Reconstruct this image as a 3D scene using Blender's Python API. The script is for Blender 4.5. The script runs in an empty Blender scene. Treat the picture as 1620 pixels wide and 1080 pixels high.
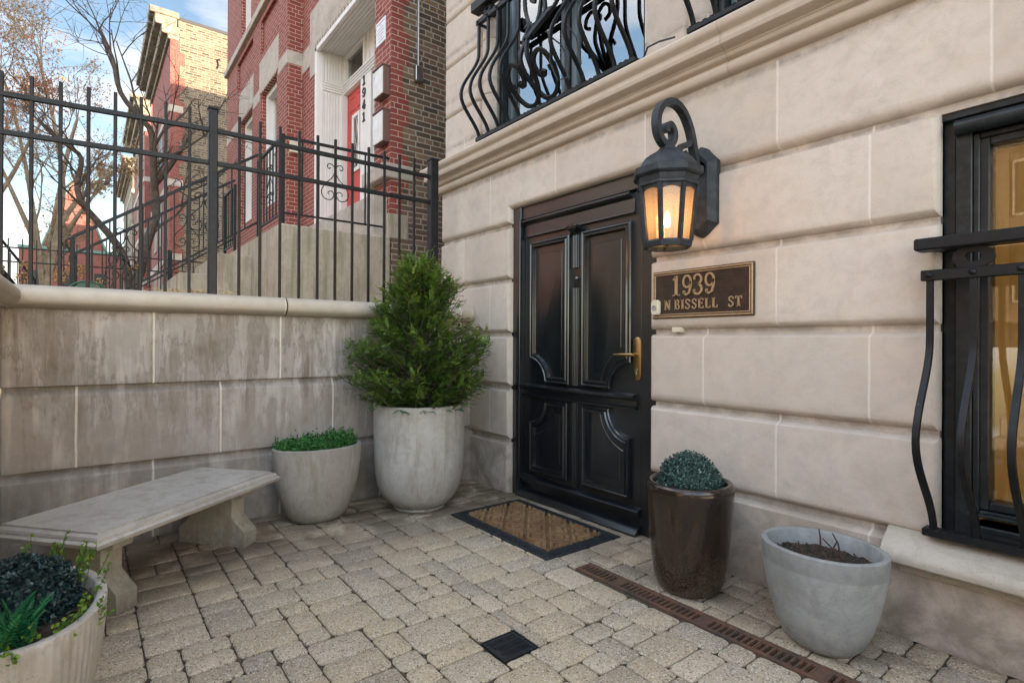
import bpy, math, random
from mathutils import Vector, Matrix, noise
random.seed(7)
PI = math.pi
R_ = math.radians
sc = bpy.context.scene
COL = sc.collection

# ------------------------------------------------------------------ camera
cam_d = bpy.data.cameras.new("Camera")
cam = bpy.data.objects.new("Camera", cam_d)
COL.objects.link(cam)
cam_d.sensor_width = 36.0
cam_d.lens = 19.21
cam_d.clip_start = 0.03
cam_d.clip_end = 800
M3 = Matrix(((0.61374078, -0.00136996, 0.78950641),
             (0.78949422, -0.00475684, -0.61373956),
             (0.00459636, 0.99998775, -0.0018379)))
cam.matrix_world = Matrix.Translation((0, -2.7573, 1.25)) @ M3.to_4x4()
sc.camera = cam
sc.render.resolution_x = 1024
sc.render.resolution_y = 682

# ------------------------------------------------------------------ light
SUN_EL = R_(12.0)
SUN_AZ = math.atan2(0.62, 0.78)          # direction to the sun in the XY plane (from +X towards +Y)
sdir = Vector((math.cos(SUN_AZ) * math.cos(SUN_EL), math.sin(SUN_AZ) * math.cos(SUN_EL), math.sin(SUN_EL)))
sun_d = bpy.data.lights.new("Sun", 'SUN')
sun_d.energy = 3.8
sun_d.angle = R_(0.5)
sun_d.color = (1.0, 0.80, 0.58)
sun = bpy.data.objects.new("Sun", sun_d)
COL.objects.link(sun)
sun.rotation_euler = sdir.to_track_quat('Z', 'Y').to_euler()
sun.location = (0, 0, 30)

w = bpy.data.worlds.new("World")
sc.world = w
w.use_nodes = True
nt = w.node_tree
nt.nodes.clear()
def wn(t, **k):
    n = nt.nodes.new(t)
    for a, b in k.items():
        setattr(n, a, b)
    return n
out = wn('ShaderNodeOutputWorld')
bg = wn('ShaderNodeBackground')
sky = wn('ShaderNodeTexSky', sky_type='NISHITA', sun_disc=False)
sky.sun_elevation = SUN_EL
sky.sun_rotation = PI / 2 - SUN_AZ
sky.air_density = 1.0
sky.dust_density = 0.6
sky.ozone_density = 1.2
tc = wn('ShaderNodeTexCoord')
mp = wn('ShaderNodeMapping')
mp.inputs['Scale'].default_value = (1.2, 1.2, 3.2)
mp.inputs['Location'].default_value = (0.75, 1.3, 0.22)
cn = wn('ShaderNodeTexNoise')
cn.inputs['Scale'].default_value = 1.75
cn.inputs['Detail'].default_value = 8
cn.inputs['Roughness'].default_value = 0.52
cr = wn('ShaderNodeValToRGB')
cr.color_ramp.elements[0].position = 0.46
cr.color_ramp.elements[0].color = (0, 0, 0, 1)
cr.color_ramp.elements[1].position = 0.60
cr.color_ramp.elements[1].color = (1, 1, 1, 1)
mx = wn('ShaderNodeMix', data_type='RGBA')
mul = wn('ShaderNodeMath', operation='MULTIPLY')
mul.inputs[1].default_value = 0.9
nt.links.new(tc.outputs['Generated'], mp.inputs['Vector'])
nt.links.new(mp.outputs[0], cn.inputs['Vector'])
nt.links.new(cn.outputs['Fac'], cr.inputs[0])
nt.links.new(cr.outputs[0], mul.inputs[0])
nt.links.new(mul.outputs[0], mx.inputs[0])
nt.links.new(sky.outputs[0], mx.inputs[6])
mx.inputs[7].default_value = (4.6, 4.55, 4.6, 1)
# sky dimmed round the view direction, brightened everywhere else to light the facade
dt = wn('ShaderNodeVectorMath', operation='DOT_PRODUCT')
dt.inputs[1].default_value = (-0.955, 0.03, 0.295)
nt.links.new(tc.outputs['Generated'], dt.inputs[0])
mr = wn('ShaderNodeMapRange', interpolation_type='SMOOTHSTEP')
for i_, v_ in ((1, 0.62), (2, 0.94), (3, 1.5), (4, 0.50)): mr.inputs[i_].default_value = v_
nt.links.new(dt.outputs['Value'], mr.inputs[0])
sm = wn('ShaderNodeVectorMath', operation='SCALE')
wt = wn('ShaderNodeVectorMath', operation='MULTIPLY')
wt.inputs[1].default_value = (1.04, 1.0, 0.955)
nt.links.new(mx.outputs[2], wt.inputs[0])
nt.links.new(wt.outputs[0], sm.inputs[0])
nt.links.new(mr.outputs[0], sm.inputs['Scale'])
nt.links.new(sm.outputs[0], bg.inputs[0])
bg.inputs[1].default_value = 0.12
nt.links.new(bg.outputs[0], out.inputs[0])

sc.view_settings.view_transform = 'Standard'
sc.view_settings.look = 'None'
sc.view_settings.exposure = 2.45
sc.view_settings.gamma = 1.0

# ------------------------------------------------------------------ mesh helpers
class MB:
    def __init__(s):
        s.v = []; s.f = []; s.t = []     # t: per-face tint value
        s.tv = 0.5
    def face(s, idx):
        s.f.append(tuple(idx)); s.t.append(s.tv)
    def quadgrid(s, rings, closed=True):
        n = len(rings[0]); b = len(s.v)
        for r in rings: s.v.extend(tuple(p) for p in r)
        m = n if closed else n - 1
        for k in range(len(rings) - 1):
            for i in range(m):
                j = (i + 1) % n
                s.face((b + k * n + i, b + k * n + j, b + (k + 1) * n + j, b + (k + 1) * n + i))
        return b
    def ngon(s, pts):
        b = len(s.v); s.v.extend(tuple(p) for p in pts); s.face(range(b, b + len(pts)))
    def box(s, x0, x1, y0, y1, z0, z1, bev=0.0):
        if bev > 0:
            b = bev
            def rect(i, z): return [(x0 + i, y0 + i, z), (x1 - i, y0 + i, z), (x1 - i, y1 - i, z), (x0 + i, y1 - i, z)]
            def oct_(i, z):
                return [(x0 + b, y0 + i, z), (x1 - b, y0 + i, z), (x1 - i, y0 + b, z), (x1 - i, y1 - b, z),
                        (x1 - b, y1 - i, z), (x0 + b, y1 - i, z), (x0 + i, y1 - b, z), (x0 + i, y0 + b, z)]
            r = [oct_(b, z0), oct_(0, z0 + b), oct_(0, z1 - b), oct_(b, z1)]
            k = s.quadgrid(r)
            s.face([k + i for i in range(7, -1, -1)]); s.face([k + 24 + i for i in range(8)])
            return
        k = len(s.v)
        s.v += [(x0, y0, z0), (x1, y0, z0), (x1, y1, z0), (x0, y1, z0), (x0, y0, z1), (x1, y0, z1), (x1, y1, z1), (x0, y1, z1)]
        for q in ((0, 3, 2, 1), (4, 5, 6, 7), (0, 1, 5, 4), (1, 2, 6, 5), (2, 3, 7, 6), (3, 0, 4, 7)):
            s.face([k + i for i in q])
    def tube(s, pts, r, n=6, caps=True, flat=None, up=None):
        """tube along pts; r number or list; flat=(a,b) gives a rectangular section"""
        pts = [Vector(p) for p in pts]
        m = len(pts)
        if not hasattr(r, '__len__'): r = [r] * m
        rings = []
        prev = None
        for i in range(m):
            d = (pts[min(i + 1, m - 1)] - pts[max(i - 1, 0)])
            if d.length < 1e-9: d = Vector((0, 0, 1))
            d.normalize()
            if prev is None:
                a = Vector(up) if up is not None else (Vector((0, 0, 1)) if abs(d.z) < 0.9 else Vector((1, 0, 0)))
            else: a = prev
            x = a - d * a.dot(d)
            if x.length < 1e-6: x = d.orthogonal()
            x.normalize(); y = d.cross(x); prev = x
            if flat:
                fa, fb = flat
                k = r[i]
                ring = [pts[i] + x * (sx * fa * k) + y * (sy * fb * k) for sx, sy in ((1, 1), (-1, 1), (-1, -1), (1, -1))]
            else:
                ring = [pts[i] + x * (math.cos(2 * PI * j / n) * r[i]) + y * (math.sin(2 * PI * j / n) * r[i]) for j in range(n)]
            rings.append(ring)
        nn = len(rings[0])
        b = s.quadgrid(rings)
        if caps:
            s.face([b + i for i in range(nn - 1, -1, -1)])
            s.face([b + (m - 1) * nn + i for i in range(nn)])
    def lathe(s, prof, cx=0, cy=0, n=48, sx=1.0, sy=1.0, wob=0.0):
        rings = []
        for r, z in prof:
            ring = []
            for i in range(n):
                a = 2 * PI * i / n
                k = 1.0 + (wob * noise.noise(Vector((math.cos(a) * 1.3, math.sin(a) * 1.3, z * 3 + cx * 9))) if wob else 0)
                ring.append((cx + math.cos(a) * r * sx * k, cy + math.sin(a) * r * sy * k, z))
            rings.append(ring)
        b = s.quadgrid(rings)
        if prof[-1][0] > 1e-5: s.face([b + (len(prof) - 1) * n + i for i in range(n)])
        if prof[0][0] > 1e-5: s.face([b + i for i in range(n - 1, -1, -1)])
    def sweep(s, path, prof, closed=False):
        """path of (x,y); prof of (out,z); out = to the right of travel... mitred"""
        n = len(path); rings = [[] for _ in prof]
        cols = []
        for i in range(n):
            p = Vector(path[i])
            def nrm(a, b):
                d = (Vector(b) - Vector(a)).normalized(); return Vector((d.y, -d.x))
            if closed: n1 = nrm(path[i - 1], path[i]); n2 = nrm(path[i], path[(i + 1) % n])
            else:
                n1 = nrm(path[max(i - 1, 0)], path[max(i - 1, 0) + 1]); n2 = nrm(path[min(i, n - 2)], path[min(i, n - 2) + 1])
            m = (n1 + n2); m = m / max(m.dot(n1), 1e-6) if m.length > 1e-6 else n1
            cols.append([(p.x + m.x * o, p.y + m.y * o, z) for o, z in prof])
        b = len(s.v); k = len(prof)
        for c in cols: s.v.extend(c)
        for i in range(n if closed else n - 1):
            j = (i + 1) % n
            for q in range(k - 1):
                s.face((b + i * k + q, b + j * k + q, b + j * k + q + 1, b + i * k + q + 1))
        if not closed:
            s.face([b + q for q in range(k)]); s.face([b + (n - 1) * k + q for q in range(k - 1, -1, -1)])
    def xform(s, fn):
        s.v = [tuple(fn(*p)) for p in s.v]; return s
    def build(s, name, mat, parent=None, smooth=None, tint=False):
        me = bpy.data.meshes.new(name)
        me.from_pydata(s.v, [], s.f)
        me.validate()
        if tint and len(me.polygons) == len(s.t):
            a = me.attributes.new('tint', 'FLOAT', 'FACE')
            a.data.foreach_set('value', s.t)
        o = bpy.data.objects.new(name, me)
        COL.objects.link(o)
        if mat: me.materials.append(mat)
        if smooth is not None:
            me.polygons.foreach_set('use_smooth', [True] * len(me.polygons))
            me.set_sharp_from_angle(angle=R_(smooth))
        if parent: o.parent = parent
        me.update()
        return o

def empty(name, loc=(0, 0, 0)):
    o = bpy.data.objects.new(name, None); COL.objects.link(o)
    o.location = loc; o.empty_display_size = 0.1
    return o
def tag(o, label, cat, group=None):
    o['label'] = label; o['category'] = cat
    if group: o['group'] = group
    return o
def struct(o, kind='structure', label=None):
    o['kind'] = kind
    if label: o['label'] = label
    return o

def offset_poly(poly, ins):
    """poly CCW list of (x,z); ins per edge inset"""
    n = len(poly); res = []
    for i in range(n):
        a, b, c = Vector(poly[i - 1]), Vector(poly[i]), Vector(poly[(i + 1) % n])
        d1 = (b - a).normalized(); d2 = (c - b).normalized()
        n1 = Vector((-d1.y, d1.x)); n2 = Vector((-d2.y, d2.x))
        e1, e2 = ins[i - 1], ins[i]
        den = d1.x * d2.y - d1.y * d2.x
        if abs(den) < 1e-4: res.append(b + n1 * (e1 + e2) * 0.5); continue
        p1 = b + n1 * e1; p2 = b + n2 * e2
        t = ((p2 - p1).x * d2.y - (p2 - p1).y * d2.x) / den
        res.append(p1 + d1 * t)
    return res

def block(mb, poly, kinds, R=.054, ry=.045, strip=.032, bev=.020, back=.16, jr=.03, n=7, y0=0.0):
    rings = []
    seq = [None] + list(range(n + 1))
    for k in seq:
        if k is None: s_, c_ = 0.0, 1.0; y = back
        else:
            th = PI / 2 * k / n; s_, c_ = math.sin(th), math.cos(th); y = ry * (1 - s_)
        ins = []
        for t in kinds:
            if t == 'B': ins.append(R * (1 - c_))
            elif t == 'C': ins.append(strip + bev * s_)
            elif t == 'J': ins.append(jr * (1 - c_))
            else: ins.append(0.0)
        rings.append([(p.x, y0 + y, p.y) for p in offset_poly(poly, ins)])
    b = mb.quadgrid(rings)
    m = len(poly)
    mb.face([b + (len(rings) - 1) * m + i for i in range(m)])

def ringpanel(mb, poly, prof, cap=True):
    """poly CCW (x,z); prof list of (inset, y)"""
    rings = []
    for i_, y in prof:
        rings.append([(p.x, y, p.y) for p in offset_poly(poly, [i_] * len(poly))])
    b = mb.quadgrid(rings)
    m = len(poly)
    if cap: mb.face([b + (len(rings) - 1) * m + i for i in range(m)])

def ribbon(mb, pts, wd, y0, y1, closed=False):
    """flat stroke in the XZ plane, y from y0 (back) to y1 (front)"""
    pts = [Vector(p) for p in pts]; m = len(pts)
    L = []; Rr = []
    for i in range(m):
        d = (pts[min(i + 1, m - 1)] - pts[max(i - 1, 0)]).normalized()
        nn = Vector((-d.y, d.x)) * wd * 0.5
        L.append(pts[i] + nn); Rr.append(pts[i] - nn)
    rings = []
    for a, b in zip(L, Rr):
        rings.append([(a.x, y0, a.y), (a.x, y1, a.y), (b.x, y1, b.y), (b.x, y0, b.y)])
    b = mb.quadgrid(rings)
    mb.face([b, b + 1, b + 2, b + 3]); k = b + 4 * (m - 1); mb.face([k + 3, k + 2, k + 1, k])

def arc(cx, cz, rx, rz, a0, a1, n=10):
    return [(cx + rx * math.cos(R_(a0 + (a1 - a0) * i / n)), cz + rz * math.sin(R_(a0 + (a1 - a0) * i / n))) for i in range(n + 1)]

# ------------------------------------------------------------------ material helpers
class NT:
    def __init__(s, name):
        s.m = bpy.data.materials.new(name); s.m.use_nodes = True
        s.t = s.m.node_tree; s.b = s.t.nodes['Principled BSDF']
        s.o = s.t.nodes['Material Output']
    def n(s, typ, ins=None, **k):
        x = s.t.nodes.new(typ)
        for a, b in k.items(): setattr(x, a, b)
        for a, b in (ins or {}).items(): s.set(x.inputs[a], b)
        return x
    def set(s, sock, v):
        if isinstance(v, bpy.types.NodeSocket): s.t.links.new(v, sock)
        elif isinstance(v, bpy.types.Node): s.t.links.new(v.outputs[0], sock)
        else:
            if hasattr(sock.default_value, '__len__') and hasattr(v, '__len__') and len(v) == 3 and len(sock.default_value) == 4: v = (*v, 1)
            sock.default_value = v
    def math(s, op, a, b=0.0, c=0.0):
        x = s.t.nodes.new('ShaderNodeMath'); x.operation = op
        s.set(x.inputs[0], a); s.set(x.inputs[1], b); s.set(x.inputs[2], c)
        return x.outputs[0]
    def mix(s, f, a, b, mode='MIX'):
        x = s.t.nodes.new('ShaderNodeMix'); x.data_type = 'RGBA'; x.blend_type = mode
        s.set(x.inputs[0], f); s.set(x.inputs[6], a); s.set(x.inputs[7], b)
        return x.outputs[2]
    def noise(s, scale=5, detail=4, rough=.55, vec=None, dist=0):
        x = s.n('ShaderNodeTexNoise', {'Scale': scale, 'Detail': detail, 'Roughness': rough, 'Distortion': dist})
        s.set(x.inputs['Vector'], vec if vec is not None else s.obj())
        return x.outputs['Fac']
    def obj(s):
        if not hasattr(s, '_o'): s._o = s.n('ShaderNodeTexCoord').outputs['Object']
        return s._o
    def map(s, scale=(1, 1, 1), loc=(0, 0, 0), vec=None):
        return s.n('ShaderNodeMapping', {'Vector': vec if vec is not None else s.obj(), 'Scale': scale, 'Location': loc}).outputs[0]
    def ramp(s, f, stops):
        x = s.t.nodes.new('ShaderNodeValToRGB'); e = x.color_ramp.elements
        while len(e) < len(stops): e.new(0.5)
        for el, (p, c) in zip(e, stops):
            el.position = p; el.color = (*c, 1) if hasattr(c, '__len__') else (c, c, c, 1)
        s.set(x.inputs[0], f); return x.outputs[0]
    def xyz(s, vec=None):
        x = s.n('ShaderNodeSeparateXYZ', {0: vec if vec is not None else s.obj()}); return x.outputs
    def bump(s, h, strength=.3, dist=.005, nrm=None):
        x = s.n('ShaderNodeBump', {'Height': h, 'Strength': strength, 'Distance': dist})
        if nrm: s.set(x.inputs['Normal'], nrm)
        return x.outputs[0]
    def fin(s, col=None, rough=None, nrm=None, **k):
        if col is not None: s.set(s.b.inputs['Base Color'], col)
        if rough is not None: s.set(s.b.inputs['Roughness'], rough)
        if nrm is not None: s.set(s.b.inputs['Normal'], nrm)
        for a, b in k.items(): s.set(s.b.inputs[a.replace('_', ' ')], b)
        return s.m

def simple(name, col, rough=.6, var=.12, scale=6, bump=.1, bscale=60, bdist=.002, **k):
    m = NT(name)
    f = m.noise(scale, 5, .6)
    c1 = tuple(x * (1 - var) for x in col); c2 = tuple(min(1, x * (1 + var)) for x in col)
    c = m.mix(m.ramp(f, [(.3, 0.0), (.7, 1.0)]), c1, c2)
    return m.fin(c, rough, m.bump(m.noise(bscale, 3), bump, bdist), **k)

def limestone(name, axis, L, h, ph, base, base2, dirt, streak=0.0, joint=(.62, .58, .51), jw=.0055, speck=.35):
    m = NT(name)
    X, Y, Z = m.xyz()
    u = X if axis == 'X' else Y
    wob = m.math('MULTIPLY', m.math('SUBTRACT', m.noise(9, 3), .5), .008)
    u2 = m.math('ADD', u, wob)
    idx = m.math('FLOOR', m.math('DIVIDE', Z, h))
    par = m.math('MULTIPLY', m.math('FLOORED_MODULO', idx, 2.0), .5)
    tt = m.math('ADD', m.math('DIVIDE', m.math('SUBTRACT', u2, ph), L), par)
    fr = m.math('FRACT', tt)
    dd = m.math('MULTIPLY', m.math('MINIMUM', fr, m.math('SUBTRACT', 1.0, fr)), L)
    jm = m.ramp(dd, [(jw * .55, 1.0), (jw, 0.0)])
    bid = m.n('ShaderNodeCombineXYZ', {0: m.math('FLOOR', tt), 1: idx, 2: 3.3})
    wn_ = m.n('ShaderNodeTexWhiteNoise', {0: bid.outputs[0]})
    big = m.noise(1.6, 5, .6)
    med = m.noise(11, 6, .65, dist=.4)
    vein = m.noise(3, 6, .7, vec=m.map((1.0, 1.0, 2.6) if axis == 'X' else (1, 1, 1)), dist=.8)
    f = m.math('ADD', m.math('MULTIPLY', big, .6), m.math('MULTIPLY', wn_.outputs[0], .34))
    c = m.mix(m.ramp(f, [(.25, 0.0), (.75, 1.0)]), base, base2)
    c = m.mix(m.math('MULTIPLY', m.ramp(med, [(.46, 0.0), (.72, 1.0)]), .50), c, tuple(x * .78 for x in base))
    c = m.mix(m.math('MULTIPLY', m.ramp(vein, [(.50, 0.0), (.60, 1.0)]), .22), c, (base[0] * 1.08, base[1] * .96, base[2] * .84))
    # pits and dark specks, denser near the  ground
    sp = m.noise(170, 3, .7)
    lowm = m.ramp(Z, [(.0, 1.0), (.75, 0.12)])
    zone = m.math('MULTIPLY', m.ramp(m.noise(2.4, 4, .6), [(.4, 0.1), (.65, 1.0)]), lowm)
    c = m.mix(m.math('MULTIPLY', m.math('MULTIPLY', m.ramp(sp, [(.56, 0.0), (.66, 1.0)]), speck), m.math('ADD', .25, m.math('MULTIPLY', zone, 1.6))), c, (.10, .085, .065))
    if streak > 0:
        vs = (1.0, 6.5, .8) if axis == 'Y' else (6.5, 1.0, .8)
        st = m.math('ADD', m.math('MULTIPLY', m.noise(1.5, 7, .62, vec=m.map(vs), dist=.25), .62), m.math('MULTIPLY', m.noise(3.2, 6, .6, dist=.5), .40))
        st2 = m.math('ADD', m.math('MULTIPLY', m.noise(2.1, 6, .6, vec=m.map(vs, (4, 7, 1)), dist=.3), .6), m.math('MULTIPLY', m.noise(2.4, 5, .6, vec=m.map((1, 1, 1), (8, 3, 2))), .42))
        zf = m.math('ADD', .35, m.math('MULTIPLY', m.ramp(Z, [(.55, 0.0), (1.0, 1.0)]), .65))
        c = m.mix(m.math('MULTIPLY', m.math('MULTIPLY', m.ramp(st, [(.44, 0.0), (.60, 1.0)]), zf), streak), c, (base[0] * .50, base[1] * .44, base[2] * .36))
        c = m.mix(m.math('MULTIPLY', m.ramp(st2, [(.52, 0.0), (.66, 1.0)]), streak * .7), c, tuple(min(1, x * 1.35) for x in base2))
        edge = m.math('MULTIPLY', m.ramp(st, [(.475, 0.0), (.492, 1.0), (.51, 0.0)]), m.math('MULTIPLY', zf, streak * .45))
        c = m.mix(edge, c, (.09, .075, .06))
    # general grime, with contact shade painted in towards the ground
    g = m.noise(4.5, 6, .66, dist=.5)
    zd = m.ramp(Z, [(.0, 1.0), (.30, 0.75), (.48, 0.25), (1.0, 0.10)])
    c = m.mix(m.math('MULTIPLY', m.math('MULTIPLY', m.ramp(g, [(.36, 0.0), (.60, 1.0)]), zd), .85), c, dirt)
    # soot lines just under and over each bed joint
    zfz = m.math('FRACT', m.math('DIVIDE', m.math('ADD', Z, .02), h))
    nearj = m.ramp(zfz, [(.0, 1.0), (.10, 0.0), (.93, 0.0), (1.0, 1.0)])
    c = m.mix(m.math('MULTIPLY', m.math('MULTIPLY', nearj, m.ramp(m.noise(7, 6, .7), [(.38, 0.0), (.58, 1.0)])), .72), c, tuple(x * .40 for x in base))
    c = m.mix(m.math('MULTIPLY', jm, m.math('ADD', .45, m.math('MULTIPLY', m.noise(18, 4), .8))), c, joint)
    crk = m.noise(2.2, 9, .75, dist=1.0)
    c = m.mix(m.math('MULTIPLY', m.ramp(crk, [(.492, 0.0), (.50, 1.0), (.508, 0.0)]), m.math('MULTIPLY', m.ramp(big, [(.5, 0.0), (.6, 1.0)]), .16)), c, (.16, .13, .10))
    hgt = m.math('ADD', m.math('MULTIPLY', m.noise(45, 5, .65), .6), m.math('ADD', m.math('MULTIPLY', sp, -.35), m.math('MULTIPLY', m.noise(6, 3), 1.2)))
    hgt = m.math('SUBTRACT', hgt, m.math('MULTIPLY', jm, m.math('MULTIPLY', m.noise(30, 3), 1.3)))
    return m.fin(c, .82, m.bump(hgt, .55, .0035))

def brickmat(name, cols, mortar, bw=.205, bh=.068, ms=.011, bumpd=.006, rough=.85, off=0.0, dirt=0.0):
    m = NT(name)
    g = m.n('ShaderNodeNewGeometry')
    nx, ny, nz = m.xyz(g.outputs['Normal'])
    X, Y, Z = m.xyz()
    ax = m.math('GREATER_THAN', m.math('ABSOLUTE', nx), .7)
    u = m.math('ADD', m.math('MULTIPLY', X, m.math('SUBTRACT', 1.0, ax)), m.math('MULTIPLY', Y, ax))
    wob = m.math('MULTIPLY', m.math('SUBTRACT', m.noise(14, 3, .6), .5), ms * .55)
    v = m.n('ShaderNodeCombineXYZ', {0: m.math('ADD', m.math('ADD', u, wob), off), 1: m.math('ADD', Z, wob), 2: 0.0})
    b = m.n('ShaderNodeTexBrick', {'Vector': v.outputs[0], 'Color1': (0, 0, 0, 1), 'Color2': (1, 1, 1, 1), 'Mortar': (.5, .5, .5, 1),
                                   'Scale': 1.0, 'Mortar Size': ms * .5, 'Mortar Smooth': .25, 'Bias': 0.0, 'Brick Width': bw, 'Row Height': bh})
    b.offset = .5; b.squash = .52; b.squash_frequency = 5
    st = [(i / (len(cols) - 1), c) for i, c in enumerate(cols)]
    c = m.ramp(b.outputs['Color'], st)
    c = m.mix(m.math('MULTIPLY', m.noise(38, 5, .7), .45), c, tuple(x * .45 for x in cols[0]))
    c = m.mix(b.outputs['Fac'], c, mortar)
    if dirt > 0:
        c = m.mix(m.math('MULTIPLY', m.ramp(m.noise(.9, 5, .65), [(.4, 0.0), (.7, 1.0)]), dirt), c, (.035, .03, .026))
    h = m.math('SUBTRACT', m.math('MULTIPLY', m.noise(60, 4), .3), b.outputs['Fac'])
    return m.fin(c, rough, m.bump(h, .7, bumpd))

def foliage(name, stops, rough=.5, trans=.25):
    m = NT(name)
    a = m.n('ShaderNodeAttribute', attribute_name='tint')
    c = m.ramp(a.outputs['Fac'], stops)
    c = m.mix(m.math('MULTIPLY', m.noise(25, 3), .25), c, (.01, .02, .008))
    m.fin(c, rough, None, Specular_IOR_Level=.35)
    tr = m.n('ShaderNodeBsdfTranslucent', {'Color': c})
    ms = m.n('ShaderNodeMixShader', {0: trans}); m.t.links.new(m.b.outputs[0], ms.inputs[1]); m.t.links.new(tr.outputs[0], ms.inputs[2])
    m.t.links.new(ms.outputs[0], m.o.inputs[0])
    return m.m

def glassmat(name, tint=(.9, .95, .93), ior=1.5, rough=.0, refl=1.0):
    m = NT(name)
    tr = m.n('ShaderNodeBsdfTransparent', {'Color': tint})
    gl = m.n('ShaderNodeBsdfGlossy', {'Color': (1, 1, 1), 'Roughness': rough})
    fr = m.n('ShaderNodeFresnel', {'IOR': ior})
    f = m.math('MULTIPLY', fr.outputs[0], refl)
    ms = m.n('ShaderNodeMixShader', {0: f}); m.t.links.new(tr.outputs[0], ms.inputs[1]); m.t.links.new(gl.outputs[0], ms.inputs[2])
    m.t.links.new(ms.outputs[0], m.o.inputs[0])
    return m.m

# ---- materials
MT = {}
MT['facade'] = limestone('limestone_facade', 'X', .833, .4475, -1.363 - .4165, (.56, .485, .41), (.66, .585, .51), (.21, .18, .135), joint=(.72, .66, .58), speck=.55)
MT['cornice'] = limestone('limestone_cornice', 'X', 1.66, 10.0, -3.27, (.54, .46, .37), (.60, .53, .44), (.22, .19, .14), joint=(.40, .35, .28))
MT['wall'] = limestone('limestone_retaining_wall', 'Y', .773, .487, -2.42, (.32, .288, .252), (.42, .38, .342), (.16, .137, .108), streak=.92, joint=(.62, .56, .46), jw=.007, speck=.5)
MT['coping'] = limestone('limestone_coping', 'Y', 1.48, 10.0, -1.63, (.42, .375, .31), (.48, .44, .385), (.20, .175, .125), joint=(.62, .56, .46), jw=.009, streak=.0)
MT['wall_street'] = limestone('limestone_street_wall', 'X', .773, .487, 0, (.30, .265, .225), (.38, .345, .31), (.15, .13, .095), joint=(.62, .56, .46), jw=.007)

def concrete(name, c1, c2, stain, rough=.72, pit=.4, vs=(6, 6, 1.2), bump=.35, ss=.55):
    m = NT(name)
    c = m.mix(m.ramp(m.noise(3.2, 6, .62, dist=.6), [(.35, 0.0), (.68, 1.0)]), c1, c2)
    c = m.mix(m.math('MULTIPLY', m.ramp(m.noise(2.2, 6, .7, vec=m.map(vs)), [(.48, 0.0), (.66, 1.0)]), ss), c, stain)
    c = m.mix(m.math('MULTIPLY', m.ramp(m.noise(9, 8, .72, dist=1.2), [(.50, 0.0), (.60, 1.0)]), ss * .5), c, tuple(x * .72 for x in c1))
    zz_ = m.xyz()[2]
    c = m.mix(m.math('MULTIPLY', m.math('MULTIPLY', m.ramp(m.math('ADD', zz_, m.math('MULTIPLY', m.noise(8, 5), .16)), [(.07, 1.0), (.20, 0.0)]), m.ramp(m.noise(28, 5, .7), [(.35, .2), (.6, 1.0)])), .6), c, tuple(x * .45 for x in stain))
    sp = m.noise(120, 3, .6)
    c = m.mix(m.math('MULTIPLY', m.ramp(sp, [(.62, 0.0), (.70, 1.0)]), pit), c, (.07, .065, .055))
    c = m.mix(m.math('MULTIPLY', m.ramp(m.noise(70, 2, .5), [(.60, 0.0), (.72, 1.0)]), .07), c, (.70, .68, .63))
    if 'blue' in name:
        bw_ = m.math('ADD', zz_, m.math('MULTIPLY', m.noise(3, 3), .02))
        c = m.mix(m.math('MULTIPLY', m.ramp(bw_, [(.345, 0.0), (.352, 1.0)]), m.math('MULTIPLY', m.noise(16, 5, .65), .75)), c, (.12, .125, .12))
    h = m.math('SUBTRACT', m.noise(35, 5, .6), m.ramp(sp, [(.60, 0.0), (.72, .8)]))
    return m.fin(c, rough, m.bump(h, bump, .003))
MT['pot'] = concrete('pale_concrete', (.37, .35, .305), (.47, .45, .41), (.25, .22, .17), ss=.7)
MT['pot2'] = concrete('weathered_concrete', (.30, .275, .235), (.39, .37, .33), (.19, .165, .125))
MT['potblue'] = concrete('blue_grey_concrete', (.29, .308, .30), (.43, .447, .432), (.17, .178, .16), rough=.5, pit=.5, vs=(3, 3, 2))
MT['bench'] = concrete('cast_stone', (.36, .34, .30), (.44, .42, .38), (.24, .21, .165), pit=.6, vs=(5, 5, 5))
MT['benchleg'] = concrete('cast_stone_tan', (.33, .30, .23), (.42, .39, .32), (.20, .17, .12), pit=.6, vs=(6, 6, 2))
MT['stoop'] = concrete('old_concrete', (.40, .335, .25), (.48, .41, .32), (.23, .20, .13), rough=.9, pit=.9, vs=(3, 5, .55), bump=.8, ss=.85)
MT['sill'] = concrete('cast_sill', (.42, .38, .31), (.52, .48, .41), (.25, .25, .17), rough=.85, vs=(1.5, 8, 8))

# pavers
m = NT('tumbled_paver')
ta = m.n('ShaderNodeAttribute', attribute_name='tint').outputs['Fac']
c = m.ramp(ta, [(.0, (.33, .28, .21)), (.3, (.44, .345, .23)), (.6, (.49, .385, .255)), (.85, (.42, .35, .25)), (1.0, (.52, .415, .295))])
c = m.mix(m.math('MULTIPLY', m.ramp(m.noise(6, 6, .65), [(.4, 0.0), (.7, 1.0)]), .3), c, (.22, .19, .15))
vo = m.n('ShaderNodeTexVoronoi', {'Vector': m.obj(), 'Scale': 210.0})
vc = m.xyz(vo.outputs['Color'])[0]
c = m.mix(m.math('MULTIPLY', m.ramp(vc, [(.84, 0.0), (.90, 1.0)]), .75), c, (.66, .60, .50))
c = m.mix(m.math('MULTIPLY', m.ramp(vc, [(.06, 1.0), (.13, 0.0)]), .8), c, (.07, .055, .045))
X, Y, Z = m.xyz()
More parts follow.
